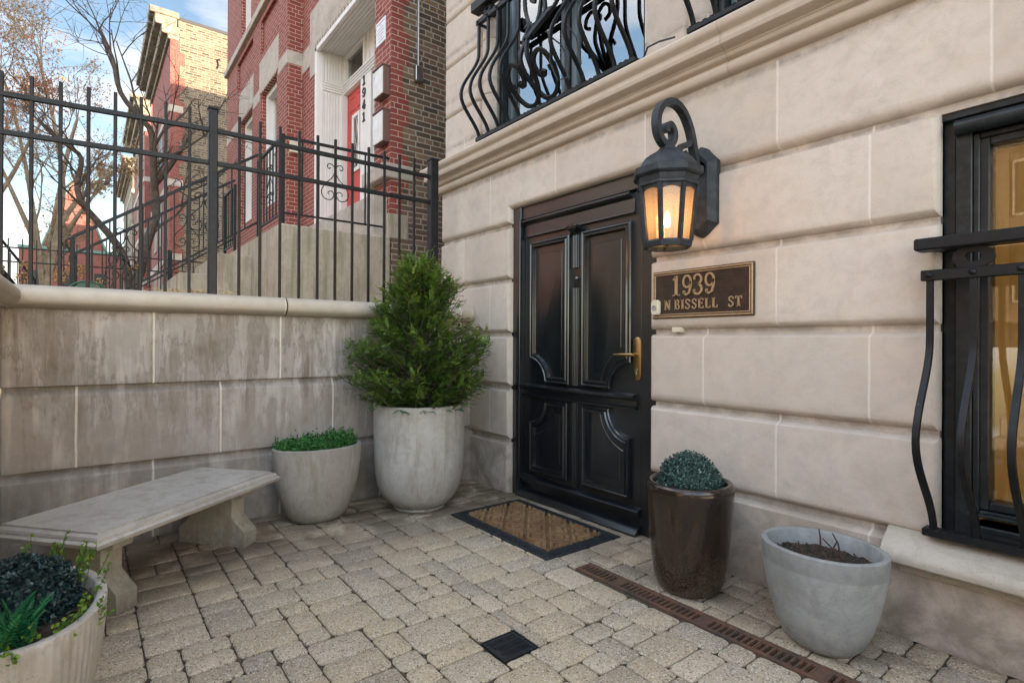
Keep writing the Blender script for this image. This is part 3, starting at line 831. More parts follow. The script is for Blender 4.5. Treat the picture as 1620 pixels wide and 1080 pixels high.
mb.xform(lambda x, y, z: (-2.893 + x, .098 - z, 1.727 + y)); dkid(mb, 'peephole', MT['steel'])
mb = MB()
def stad(cx, z0, z1, r, y): return [(cx + r * math.cos(t), y, z1 - r + r * math.sin(t)) for t in [PI * q / 12 for q in range(13)]] + [(cx + r * math.cos(t), y, z0 + r + r * math.sin(t)) for t in [PI + PI * q / 12 for q in range(13)]]
b = mb.quadgrid([stad(-2.324, 1.003, 1.288, .0285, .1), stad(-2.324, 1.003, 1.288, .0285, .088), stad(-2.324, 1.006, 1.285, .0255, .086)])
mb.face([b + 52 + i for i in range(26)])
mb.tube([(-2.324, .088, 1.174), (-2.324, .045, 1.174)], .011, 12)
mb.tube([(-2.318, .040, 1.174), (-2.35, .038, 1.174), (-2.42, .040, 1.173), (-2.485, .044, 1.170), (-2.497, .050, 1.169)], [.010, .0105, .009, .0085, .004], 12)
dkid(mb, 'handle', MT['brass'], 40)
mb = MB(); mb.tube([(-2.324, .087, 1.070), (-2.324, .076, 1.070)], .0095, 12); mb.box(-2.329, -2.319, .077, .087, 1.043, 1.068, .001)
dkid(mb, 'lock_cylinder', MT['steel'])

# ---- lower right window
def wframe(mb, x0, x1, z0, z1, wd, y0, y1, bev=.004):
    mb.box(x0, x0 + wd, y0, y1, z0, z1, bev); mb.box(x1 - wd, x1, y0, y1, z0, z1, bev)
    mb.box(x0 + wd, x1 - wd, y0 + .0015, y1, z1 - wd, z1, bev); mb.box(x0 + wd, x1 - wd, y0 + .0015, y1, z0, z0 + wd, bev)
win = MB()
win.box(-.724, -.64, .09, .30, .44, 2.20, .002); win.box(.46, .544, .09, .30, .44, 2.20, .002)
win.box(-.724, .544, .055, .30, 2.176, 2.206, .003); win.box(-.712, -.700, .062, .12, .44, 2.18, .002)
wo = kid(win, 'window', MT['frame'], hs)
def wkid(mb, name, mat, smooth=None, par=None):
    o = mb.build(name, mat, None, smooth); o.parent = par or wo; return o
mb = MB(); wframe(mb, -.660, .48, .47, 2.165, .055, .070, .22); wframe(mb, -.606, .426, .56, 2.105, .022, .085, .2)
wframe(mb, -.588, .408, .585, 2.085, .032, .100, .2)
mb.box(-.64, .46, .075, .2, .44, .475, .003); mb.box(-.60, .42, .066, .2, .500, .525, .006); mb.box(-.62, .44, .060, .2, .560, .572, .003)
wkid(mb, 'sash', MT['frame'])
mb = MB(); mb.tube([(-.655, .052, 2.135), (.475, .052, 2.135)], .031, 16); wkid(mb, 'blind_roll', MT['frame'], 50)
mb = MB(); mb.box(-.558, .378, .128, .134, .615, 2.055); wkid(mb, 'pane', MT['glass'])
mb = MB(); n = 60
rr = [[(-.70 + 1.2 * i / n, .21 + .012 * math.sin(i * .9) + .008 * math.sin(i * 2.3), z) for i in range(n + 1)] for z in (.45, 2.2)]
mb.quadgrid(rr, closed=False); wkid(mb, 'curtain', MT['amber'], 60)
mb = MB(); mb.box(-.75, .56, .6, .62, .3, 2.3); wkid(mb, 'room_wall', MT['interior'])

# ---- upper windows
def upper_window(dx):
    mb = MB(); x0, x1 = -3.875 + dx, -2.185 + dx
    mb.box(x0, x0 + .045, .10, .34, 2.99, 5.28, .003); mb.box(x1 - .075, x1, .06, .34, 2.99, 5.28, .003); mb.box(x0, x1, .101, .34, 5.2, 5.285, .003); mb.box(x0, x1, .08, .34, 2.96, 3.03, .003)
    f = kid(mb, 'window', MT['frame'], hs)
    xm = (x0 + x1) / 2 - .03
    for a, b in ((x0 + .05, xm - .03), (xm + .03, x1 - .08)):
        mb = MB(); wframe(mb, a, b, 3.035, 5.19, .055, .16, .22); mb.box(a + .055, b - .055, .165, .22, 3.09, 3.16, .002)
        o = mb.build('sash', MT['bluegrey'], None); o.parent = f
        mb = MB(); mb.box(a + .05, b - .05, .188, .194, 3.15, 5.15); o = mb.build('pane', MT['glass_upper'], None); o.parent = f
    mb = MB(); mb.box(xm - .028, xm + .028, .14, .24, 3.03, 5.2, .004); o = mb.build('mullion', MT['frame'], None); o.parent = f
    mb = MB(); n = 50
    rr = [[(x0 + .05 + .80 * i / n, .42 + .03 * math.sin(i * .8 + z * .5) + .012 * math.sin(i * 2.1), z) for i in range(n + 1)] for z in (3.0, 3.6, 4.3, 5.3)]
    mb.quadgrid(rr, closed=False); o = mb.build('sheer_curtain', MT['cream_curtain'], None, 60); o.parent = f
    mb = MB(); mb.box(x1 - .42, x1 - .04, .5, .55, 3.0, 5.3); o = mb.build('carved_screen', MT['darkwood'], None); o.parent = f
    mb = MB(); mb.box(x0 - .1, x1 + .1, .80, .85, 2.9, 5.4); mb.box(x0 - .1, x1 + .1, .35, .85, 2.90, 2.98); o = mb.build('room_wall', MT['interior'], None); o.parent = f
MT['bluegrey'] = simple('blue_grey_sash_paint', (.10, .135, .155), .35, .1)
upper_window(0); upper_window(2.11)

# ================================================================== WINDOW GRILLES
def yprof(pts, z):
    for i in range(len(pts) - 1):
        (z0, y0), (z1, y1) = pts[i], pts[i + 1]
        if z0 <= z <= z1:
            t = (z - z0) / (z1 - z0); t = t * t * (3 - 2 * t); return y0 + (y1 - y0) * t
    return pts[-1][1]
BUP = [(0, -.095), (.33, -.285), (.74, -.105), (1.3, -.10)]
BLO = [(0, -.040), (.39, -.262), (.78, -.095), (1.3, -.093)]
def grille(x0, nb, sp, xc, zb, ztop, bp, lab, orn=1.0, rings=(1,), hr=(.09, .15), yb=-.07, hx=.055):
    root = tag(empty('window_grille', (xc, bp[0][1], zb)), lab, 'window grille', 'bellied iron window grilles')
    def k(mb, name, mat=MT['iron'], smooth=None):
        o = mb.build(name, mat, root, smooth); o.matrix_parent_inverse = Matrix.Translation(-root.location); return o
    x1 = 2 * xc - x0
    xs = [x0 + sp * i for i in range(nb)] + [x1 - sp * i for i in range(nb)][::-1]
    H = ztop - zb
    for x in xs:
        pts = [(x, yprof(bp, z), zb + z) for z in [H * q / 26 for q in range(27)]]
        mb = MB(); mb.tube(pts, 1.0, flat=(.0106, .0106), up=(0, 1, 0)); k(mb, 'bar', smooth=40)
    mb = MB(); mb.box(x0 - .035, x1 + .035, bp[0][1] - .022, min(bp[0][1] + .05, -.0), zb - .014, zb + .016, .003)
    n = 40
    for i in range(n): 
        xa = x0 - .03 + (x1 - x0 + .06) * (i + .5) / n; mb.box(xa - .012, xa + .012, bp[0][1] - .0235, bp[0][1] - .012, zb + .0155, zb + .019, .001)
    k(mb, 'base_rail')
    yt = yprof(bp, H)
    mb = MB(); mb.box(x0 - .028, x1 + .028, yt - .018, yt + .018, ztop - .006, ztop + .036, .003)
    for s in (x0 - .02, x1 + .02): mb.box(s - .006, s + .006, yt + .015, .05, ztop + .002, ztop + .03, .002)
    k(mb, 'flat_rail')
    for x in xs:
        mb = MB(); mb.lathe([(.0125, 0), (.0115, .006), (.006, .010), (0, .011)], n=10)
        mb.xform(lambda a, b_, c: (x + a, yt - .018 - c, ztop + .016 + b_)); k(mb, 'rivet', smooth=50)
    z0, z1 = ztop + hr[0], ztop + hr[1]
    mb = MB(); mb.box(x0 - hx, x1 + hx, yt - .055, yt + .035, z0, z1, .006)
    for s in (x0 + .02, x1 - .02): mb.box(s - .045, s + .045, yt + .03, .06, z0 + .01, z1 + .012, .012)
    k(mb, 'handrail')
    for i in rings:
        x = xs[i]; zc = (ztop + .036 + z0) / 2; r = (z0 - ztop - .036) / 2 + .006
        mb = MB(); seg = 26; prof = [(1.0, -.009), (1.0, .009), (.42, .009), (.42, -.009)]
        rr = [[(x + math.cos(2 * PI * q / seg) * a * r * 1.45, yt + d - .006, zc + math.sin(2 * PI * q / seg) * a * r) for a, d in prof] for q in range(seg + 1)]
        mb.quadgrid(rr); k(mb, 'ring', smooth=35)
    def onb(pts, r=1.0, dy=0): return [(xc + x, yprof(bp, max(0, z)) + dy, zb + z) for x, z in pts]
    def spline(p, m=6):
        res = []
        for i in range(len(p) - 1):
            a, b_, c, d = p[max(i - 1, 0)], p[i], p[i + 1], p[min(i + 2, len(p) - 1)]
            for q in range(m):
                t = q / m
                res.append(tuple(.5 * ((2 * b_[j]) + (-a[j] + c[j]) * t + (2 * a[j] - 5 * b_[j] + 4 * c[j] - d[j]) * t * t + (-a[j] + 3 * b_[j] - 3 * c[j] + d[j]) * t ** 3) for j in (0, 1)))
        res.append(p[-1]); return res
    for s in (-1, 1):
        q = orn
        hook = [(s * .004, .46), (s * .035 * q, .36), (s * .045 * q, .26), (s * .02 * q, .13), (-s * .06 * q, .045), (-s * .16 * q, .06), (-s * .225 * q, .15), (-s * .215 * q, .25), (-s * .15 * q, .305), (-s * .085 * q, .27), (-s * .07 * q, .205), (-s * .105 * q, .165), (-s * .135 * q, .19)]
        sp2 = spline(hook); rr = [1.0] * (len(sp2) - 10) + [1.0 + .35 * i / 10 for i in range(10)]
        mb = MB(); mb.tube(onb(sp2, dy=-.004 * s), rr, flat=(.012, .014), up=(0, 1, 0)); k(mb, 'scroll', smooth=40)
        mb = MB(); mb.tube(onb(spline([(s * .03, .47), (s * .06 * q, .58), (s * .17 * q, .72), (s * .21 * q, .86), (s * .20 * q, H)])), 1.0, flat=(.012, .012), up=(0, 1, 0)); k(mb, 'bar', smooth=40)
        mb = MB(); mb.tube(onb(spline([(s * .01, .45), (s * .022 * q, .60), (s * .03 * q, .72), (0.0, .88)])), 1.0, flat=(.012, .012), up=(0, 1, 0)); k(mb, 'bar', smooth=40)
        mb = MB(); mb.tube(onb(spline([(s * .012, .44), (s * .09 * q, .62), (s * .12 * q, .66), (s * .14 * q, .62)]), dy=-.02), [1.6] * 6 + [1.2] * 6 + [.9] * 7, flat=(.004, .014), up=(0, 1, 0)); k(mb, 'leaf', smooth=40)
        mb = MB(); mb.tube(onb([(-s * .222 * q, .17), (-s * .222 * q, .20)], dy=-.002), 1.0, flat=(.024, .020), up=(0, 1, 0)); k(mb, 'clamp')
        mb = MB(); mb.tube(onb(spline([(0.0, .90), (s * .06 * q, .95), (s * .12 * q, .92), (s * .13 * q, .85), (s * .08 * q, .82)])), 1.0, flat=(.010, .012), up=(0, 1, 0)); k(mb, 'scroll', smooth=40)
    for zr in (.44, .88):
        mb = MB(); seg = 20; y0 = yprof(bp, zr) - .012
        rr = [[(xc + math.cos(2 * PI * q / seg) * a * .030, y0 + d, zb + zr + math.sin(2 * PI * q / seg) * a * .036) for a, d in ((1, -.012), (1, .012), (.4, .012), (.4, -.012))] for q in range(seg + 1)]
        mb.quadgrid(rr); k(mb, 'ring', smooth=35)
    return root
g1 = grille(-3.895, 5, .1375, -3.06, 2.995, 3.985, BUP, 'black bellied iron grille with lyre scrolls before the upper window above the door', rings=(1, 4, 5, 8), hr=(.10, .185))
g2 = grille(-1.785, 5, .1375, -.95, 2.995, 3.985, BUP, 'black iron grille cut off by the top edge, above the lantern', rings=(1, 8), hr=(.10, .185))
g3 = grille(-.70, 4, .137, -.09, .487, 1.510, BLO, 'black bellied iron grille in front of the ground floor window beside the oval planter', orn=.62, rings=(1, 6), hr=(.112, .160), hx=.042)
# loose wire on the upper grille
mb = MB(); mb.tube([(-2.86, -.24, 3.42), (-2.78, -.27, 3.33), (-2.70, -.25, 3.25), (-2.66, -.22, 3.14), (-2.70, -.19, 3.05), (-2.79, -.2, 3.06), (-2.83, -.24, 3.2), (-2.80, -.25, 3.32)], .006, 6)
mb.tube([(-2.68, -.24, 3.3), (-2.62, -.27, 3.34), (-2.57, -.24, 3.25), (-2.56, -.2, 3.08)], .004, 6)
tag(mb.build('cable', MT['rubber'], None, 50), 'thin loose black cable hung on the bars of the upper grille', 'cable')
mb = MB(); mb.tube([(-2.2, -.02, 3.02), (-2.1, -.10, 3.03), (-2.0, -.12, 3.015), (-1.9, -.11, 3.0)], .006, 6)
tag(mb.build('cable', MT['rubber'], None, 50), 'black cable lying on the cornice between the two upper grilles', 'cable')

# ================================================================== LANTERN
LX, LY = -1.782, -.334
lt = tag(empty('wall_lantern', (LX, 0, 2.1)), 'lit black octagonal wall lantern with scrolled arm beside the front door', 'lantern')
LM = MT['lantern']
def lk(mb, name, mat=LM, smooth=None):
    return kid(mb, name, mat, lt, smooth)
def octr(r, z, a0=PI / 8):
    r *= .80
    return [(LX + r * math.cos(a0 + PI / 4 * i), LY + r * math.sin(a0 + PI / 4 * i), z) for i in range(8)]
mb = MB()
pl = [(-.072, -.20), (-.03, -.235), (0, -.25), (.03, -.235), (.072, -.20), (.098, -.18), (.098, .17), (.072, .20), (.05, .225), (.035, .245), (0, .262), (-.035, .245), (-.05, .225), (-.072, .20), (-.098, .17), (-.098, -.18)]
ringpanel(mb, [(LX + a, 2.095 + b) for a, b in pl], [(0, .01), (0, -.028), (.036, -.058), (.038, -.060)])
lk(mb, 'back_plate')
mb = MB()
armp = [(LY * 0 - .07, 2.20), (-.095, 2.30), (-.135, 2.42), (-.20, 2.505), (-.285, 2.535), (-.375, 2.505), (-.425, 2.43), (-.418, 2.345), (-.365, 2.298), (-.305, 2.315), (-.285, 2.365), (-.315, 2.405), (-.352, 2.392), (-.352, 2.362)]
def spl3(p, m=6):
    res = []
    for i in range(len(p) - 1):
        a, b_, c, d = p[max(i - 1, 0)], p[i], p[i + 1], p[min(i + 2, len(p) - 1)]
        for q in range(m):
            t = q / m
            res.append(tuple(.5 * ((2 * b_[j]) + (-a[j] + c[j]) * t + (2 * a[j] - 5 * b_[j] + 4 * c[j] - d[j]) * t * t + (-a[j] + 3 * b_[j] - 3 * c[j] + d[j]) * t ** 3) for j in range(len(a))))
    res.append(tuple(p[-1])); return res
q = spl3(armp); mb.tube([(LX, a, b_) for a, b_ in q], 1.0, flat=(.017, .021), up=(0, 1, 0))
q = spl3([(-.115, 2.385), (-.16, 2.345), (-.205, 2.335), (-.235, 2.30), (-.225, 2.262), (-.19, 2.258), (-.178, 2.285), (-.195, 2.298)])
q = [(a, b_ - .01) for a, b_ in q]; mb.tube([(LX, a, b_) for a, b_ in q], 1.0, flat=(.012, .017), up=(0, 1, 0))
mb.tube([(LX, -.06, 2.22), (LX, -.02, 2.22)], .05, 16)
lk(mb, 'arm', smooth=40)
mb = MB()
mb.lathe([(.0, 2.232), (.03, 2.262), (.026, 2.285), (.018, 2.292), (.024, 2.304), (.0, 2.31)], LX, LY, 16)
rs = [(.222, 2.118), (.232, 2.126), (.232, 2.158), (.200, 2.168), (.185, 2.190), (.158, 2.218), (.120, 2.240), (.085, 2.256), (.062, 2.272), (.045, 2.296), (.03, 2.304)]
b = mb.quadgrid([octr(r, z) for r, z in rs]); mb.face([b + 80 + i for i in range(8)])
lk(mb, 'roof', smooth=None)
mb = MB()
b = mb.quadgrid([octr(r, z) for r, z in ((.224, 2.118), (.205, 2.112), (.196, 2.085), (.204, 2.080), (.204, 2.068), (.193, 2.062), (.180, 2.060))])
b = mb.quadgrid([octr(r, z) for r, z in ((.150, 1.786), (.160, 1.786), (.163, 1.775), (.156, 1.752), (.146, 1.750), (.132, 1.752), (.132, 1.786), (.150, 1.786))])
T = octr(.190, 2.064); Bt = octr(.152, 1.782)
for a, c in zip(T, Bt): mb.tube([a, c], 1.0, flat=(.0095, .0095))
for i in range(8):      # arched top corners
    a, c = Vector(T[i]), Vector(T[(i + 1) % 8]); e, f_ = Vector(Bt[i]), Vector(Bt[(i + 1) % 8])
    def P(u, v): return tuple((a * (1 - u) + c * u) * (1 - v) + (e * (1 - u) + f_ * u) * v)
    n = 12
    top = [P(u / n, 0.0) for u in range(n + 1)]; low_ = [P(u / n, .055 + .055 * (2 * u / n - 1) ** 2 * 1.3) for u in range(n + 1)]
    mb.quadgrid([top, low_], closed=False)
lk(mb, 'cage')
mb = MB()
T = octr(.182, 2.07); Bt = octr(.146, 1.784)
for i in range(8):
    j = (i + 1) % 8; mb.ngon([T[i], T[j], Bt[j], Bt[i]])
lk(mb, 'glass_panes', MT['lglass'])
mb = MB()
for a in range(4):
    t = PI / 4 + a * PI / 2; mb.tube([(LX + .10 * math.cos(t), LY + .10 * math.sin(t), 1.765), (LX, LY, 1.765)], .006, 6)
mb.lathe([(.0, 1.765), (.03, 1.77), (.012, 1.80), (.012, 1.86), (.0, 1.862)], LX, LY, 12)
lk(mb, 'candle_holder', MT['brass'], 40)
mb = MB(); mb.lathe([(.0, 1.862), (.010, 1.865), (.017, 1.885), (.012, 1.92), (.004, 1.945), (.0, 1.95)], LX, LY, 14); lk(mb, 'bulb', MT['bulb'], 60)
ld = bpy.data.lights.new('lantern_lamp', 'POINT'); ld.energy = .16; ld.color = (1.0, .66, .36); ld.shadow_soft_size = .02
lo = bpy.data.objects.new('lantern_light', ld); COL.objects.link(lo); lo.location = (LX, LY, 1.985)

# ================================================================== PLAQUE, BELL
def glyph(mb, ch, x, z, h, w_, y0, y1, th=.18, tn=.07, ser=True):
    """serif capitals and numerals made of strokes; returns advance"""
    T_, t_ = th * h, tn * h
    def S(p, k): ribbon(mb, [(x + a * w_, z + b * h) for a, b in p], k, y0, y1)
    def el(cx, cz_, rx, rz, a0, a1, k, n=14): S([(cx + rx * math.cos(R_(a0 + (a1 - a0) * i / n)), cz_ + rz * math.sin(R_(a0 + (a1 - a0) * i / n))) for i in range(n + 1)], k)
    e = t_ / h / 2
    def fs(cx, cz_, hw=.2):
        if ser: S([(cx - hw, cz_), (cx + hw, cz_)], t_)
    if ch == '1': S([(.5, 0), (.5, 1)], T_); fs(.5, e, .34); S([(.5, .97), (.2, .80)], t_ * 1.3)
    elif ch == '9':
        el(.5, .68, .36, .29, 0, 360, T_ * .62); S([(.86, .68), (.84, .42), (.70, .12), (.42, .03), (.2, .12)], T_ * .66); el(.22, .16, .06, .05, 0, 360, T_ * .5, 8)
    elif ch == '3':
        el(.45, .74, .34, .23, 150, -88, T_ * .62); el(.45, .27, .38, .24, 88, -160, T_ * .66); el(.16, .80, .05, .04, 0, 360, T_ * .45, 8); el(.13, .20, .05, .04, 0, 360, T_ * .45, 8)
    elif ch == '4': S([(.62, 0), (.62, 1)], T_); S([(.62, .97), (.08, .30), (.95, .30)], t_ * 1.5); fs(.62, e, .25)
    elif ch == 'N': S([(.12, 0), (.12, 1)], t_ * 1.2); S([(.88, 0), (.88, 1)], t_ * 1.2); S([(.12, .98), (.88, .02)], T_); fs(.12, e); fs(.10, 1 - e); fs(.88, 1 - e)
    elif ch == 'B':
        S([(.18, 0), (.18, 1)], T_); S([(-.06, 1 - e), (.5, 1 - e)], t_); S([(-.06, e), (.5, e)], t_); S([(.18, .53), (.5, .53)], t_)
        el(.46, .765, .27, .205, 90, -90, T_ * .62); el(.46, .265, .36, .235, 90, -90, T_ * .62)
    elif ch == 'I': S([(.5, 0), (.5, 1)], T_); fs(.5, e, .4); fs(.5, 1 - e, .4)
    elif ch == 'S': S([(.82, .72), (.80, .88), (.5, .97), (.22, .86), (.2, .68), (.5, .53), (.78, .38), (.82, .18), (.5, .03), (.2, .1), (.16, .28)], T_ * .72)
    elif ch == 'E': S([(.22, 0), (.22, 1)], T_); S([(.05, 1 - e), (.84, 1 - e), (.86, .78)], t_); S([(.05, e), (.86, e), (.88, .24)], t_); S([(.22, .52), (.62, .52)], t_); S([(.64, .40), (.64, .64)], t_)
    elif ch == 'L': S([(.25, 0), (.25, 1)], T_); fs(.25, 1 - e, .24); S([(.05, e), (.86, e), (.88, .26)], t_)
    elif ch == 'T': S([(.5, 0), (.5, 1)], T_); S([(.06, .74), (.06, 1 - e), (.94, 1 - e), (.94, .74)], t_); fs(.5, e, .25)
def word(mb, s_, x0, pitch, z, h, w_, y0, y1, **kw):
    x = x0
    for ch in s_:
        if ch != ' ': glyph(mb, ch, x, z, h, w_ * (.55 if ch == 'I' else 1), y0, y1, **kw)
        x += pitch * (.6 if ch in 'I ' else 1)
pq = tag(empty('address_plaque', (-1.80, -.01, 1.54)), 'dark bronze plaque reading 1939 N BISSELL ST on the limestone beside the door', 'plaque')
mb = MB(); mb.box(-2.125, -1.475, -.012, .004, 1.398, 1.682, .004); kid(mb, 'back', MT['plaque_bg'], pq)
mb = MB()
for i_, wd_ in ((.006, .009), (.020, .006)):
    x0, x1, z0, z1 = -2.125 + i_, -1.475 - i_, 1.398 + i_, 1.682 - i_
    mb.box(x0, x1, -.018, -.010, z1 - wd_, z1, .0015); mb.box(x0, x1, -.018, -.010, z0, z0 + wd_, .0015)
    mb.box(x0, x0 + wd_, -.0182, -.010, z0 + wd_, z1 - wd_, .0015); mb.box(x1 - wd_, x1, -.0182, -.010, z0 + wd_, z1 - wd_, .0015)
kid(mb, 'border', MT['plaque_lt'], pq)
mb = MB(); word(mb, '1939', -1.985, .073, 1.528, .118, .070, -.010, -.020, th=.15, tn=.06); kid(mb, 'numerals', MT['plaque_lt'], pq)
xw = -2.030
for w_ in ('N', 'BISSELL', 'ST'):
    mb = MB(); word(mb, w_, xw, .0435, 1.448, .058, .037, -.010, -.019, th=.17, tn=.09)
    kid(mb, 'lettering', MT['plaque_lt'], pq)
    xw += sum(.0435 * (.6 if c_ == 'I' else 1) for c_ in w_) + (.026 if w_ == 'N' else .052)
bl = tag(empty('doorbell', (-2.085, -.02, 1.47)), 'small ivory doorbell button stuck over the lower left corner of the bronze plaque', 'doorbell')
mb = MB()
def rrect(x0, x1, z0, z1, r, y):
    return [p3 for cx, cz_, a0 in ((x1 - r, z0 + r, -90), (x1 - r, z1 - r, 0), (x0 + r, z1 - r, 90), (x0 + r, z0 + r, 180)) for p3 in [(cx + r * math.cos(R_(a0 + 90 * i / 6)), y, cz_ + r * math.sin(R_(a0 + 90 * i / 6))) for i in range(7)]]
b = mb.quadgrid([rrect(-2.117, -2.063, 1.420, 1.512, .02, -.013), rrect(-2.117, -2.063, 1.420, 1.512, .02, -.034), rrect(-2.113, -2.067, 1.424, 1.508, .018, -.040)])
mb.face([b + 56 + i for i in range(28)]); kid(mb, 'case', MT['plastic'], bl, 40)
mb = MB(); mb.lathe([(.0165, 0), (.0165, .003), (.0145, .003), (.0145, .0005)], n=24); mb.xform(lambda x, y, z: (-2.090 + x, -.0405 - z, 1.462 + y)); kid(mb, 'button_ring', MT['grey_print'], bl)
mb = MB(); mb.box(-1.992, -1.935, -.0, .047, 1.316, 1.345, .002)
np_ = tag(mb.build('name_strip', MT['plastic']), 'tiny blank ivory strip fixed under the bronze plaque', 'name plate')

# ================================================================== COURT OBJECTS
def pot(name, cx, cy, sx, sy, prof, mat, lab, thick=.035, depth=.10, ribs=0, grp='planters standing in the court', cat='planter', soilmat='soil'):
    root = tag(empty(name, (cx, cy, 0)), lab, cat, grp)
    mb = MB()
    H = prof[-1][1]; rt = prof[-1][0]
    n = 96 if ribs == 0 else ribs * 4
    rings = []
    full = list(prof) + [(rt - .006 / sx * 1, H + .006)]
    def ring(r, z, t=0.0, rb=0.0):
        out_ = []
        for i in range(n):
            a = 2 * PI * i / n
            k = 1 + (rb * (1 if (i % 4) in (0, 1) else -1))
            w_ = 1 + .006 * noise.noise(Vector((math.cos(a) * 1.2 + cx * 3, math.sin(a) * 1.2, z * 3)))
            out_.append((cx + (sx * r * k * w_ - t) * math.cos(a), cy + (sy * r * k * w_ - t) * math.sin(a), z))
        return out_
    for r, z in prof: rings.append(ring(r, z, 0, .0045 if ribs and .01 < z < H - .012 else 0))
    rings.append(ring(rt, H + .004, .006)); rings.append(ring(rt, H + .005, thick - .008)); rings.append(ring(rt, H - .002, thick)); rings.append(ring(rt * .985, H - depth - .03, thick))
    b = mb.quadgrid(rings); mb.face([b + i for i in range(n - 1, -1, -1)])
    kid(mb, 'pot_body', mat, root, 50)
    mb = MB(); zs = H - depth
    rg = []
    for f in (0.0, .2, .4, .6, .8, 1.0):
        rg.append([(cx + (sx * rt - thick + .006) * f * math.cos(2 * PI * i / 40), cy + (sy * rt - thick + .006) * f * math.sin(2 * PI * i / 40), zs + .018 * noise.noise(Vector((f * math.cos(2 * PI * i / 40) * 5, f * math.sin(2 * PI * i / 40) * 5, cx)))) for i in range(40)])
    mb.quadgrid(rg)
    kid(mb, 'soil', MT[soilmat], root, 60)
    return root
tall = [(.185, 0), (.193, .006), (.193, .022), (.205, .03), (.245, .062), (.283, .11), (.312, .175), (.330, .27), (.338, .40), (.342, .55), (.344, .68), (.345, .765), (.344, .782)]
tall = [(r / .345, z) for r, z in tall]
pot('planter', -3.735, -.745, .345, .345, tall, MT['pot'], 'tall pale concrete planter with rounded foot holding the big conical yew', .032, .05)
ov = [(.50, 0), (.56, .008), (.66, .04), (.76, .10), (.85, .18), (.93, .28), (.98, .40), (1.0, .50), (1.0, .515)]
pot('planter', -3.90, -1.462, .225, .305, ov, MT['pot2'], 'oval stone-coloured planter with low green boxwood between bench and tall planter', .028, .03)
pot('planter', -2.285, -2.915, .345, .215, [(r, z * .82) for r, z in ov], MT['pot'], 'ribbed pale planter in the lower left corner with dark topiary ball and ferns', .030, .045, ribs=64)
ov2 = [(.46, 0), (.53, .008), (.64, .035), (.75, .09), (.85, .165), (.93, .25), (.985, .33), (1.0, .385), (1.0, .412)]
pot('planter', -1.005, -.330, .238, .205, ov2, MT['potblue'], 'blue-grey oval planter with bare soil under the window sill', .026, .065)
bp = [(.125, 0), (.140, .008), (.160, .03), (.176, .08), (.190, .18), (.203, .32), (.212, .44), (.217, .51), (.216, .535), (.210, .546)]
bp = [(r / .217, z) for r, z in bp]
pot('planter', -1.652, -.318, .217, .217, bp, MT['glaze'], 'glossy dark brown glazed tall planter with grey-green topiary ball right of the door', .028, .06)
mb = MB(); mb.box(-.011, .011, -.001, .001, -.016, .016)
_a = R_(-152)
mb.xform(lambda x, y, z: (-1.652 + .2155 * math.cos(_a) + x * math.sin(_a) * -1 + y, -.318 + .2155 * math.sin(_a) + x * math.cos(_a), .49 + z))
tag(mb.build('sticker', MT['white_label']), 'small pale sticker on the rim of the brown glazed planter', 'sticker')

# ---- vegetation helpers
def leafq(mb, p, d, up, L, W, tv, fold=.0):
    """diamond leaf of 2 triangles-ish (a quad) from p along d"""
    d = d.normalized(); s_ = d.cross(up)
    if s_.length < 1e-5: s_ = d.orthogonal()
    s_.normalize(); n_ = s_.cross(d)
    m_ = p + d * (L * .5) + n_ * fold * L
    mb.tv = tv; k = len(mb.v)
    mb.v += [tuple(p), tuple(m_ + s_ * W * .5), tuple(p + d * L), tuple(m_ - s_ * W * .5)]
    mb.face((k, k + 1, k + 2, k + 3))
def rnd(a=1.0): return Vector((random.uniform(-a, a), random.uniform(-a, a), random.uniform(-a, a)))
def sphere_dir():
    z = random.uniform(-1, 1); t = random.uniform(0, 2 * PI); r = math.sqrt(1 - z * z); return Vector((r * math.cos(t), r * math.sin(t), z))

def sprig(mb, p, d, L, n, lw, ll, base_t, tipgold=0.0, droop=.15):
    d = d.normalized(); side = d.cross(Vector((0, 0, 1)))
    if side.length < .1: side = Vector((1, 0, 0))
    side = (side.normalized() + rnd(.35)).normalized(); up = side.cross(d).normalized()
    for i in range(n):
        t = i / n
        q = p + d * (L * t) - Vector((0, 0, 1)) * droop * L * t * t
        for s_ in (-1, 1):
            tv = min(1, max(0, base_t + random.uniform(-.14, .14) + (tipgold * (t > .72))))
            ld_ = (d * .75 + side * s_ * .8 + rnd(.22) + up * .15).normalized()
            leafq(mb, q, ld_, (up + rnd(.4)), ll * (1 - .45 * t) * random.uniform(.8, 1.2), lw, tv)
    leafq(mb, p + d * L * .95, d, up, ll, lw, min(1, base_t + tipgold + .15))

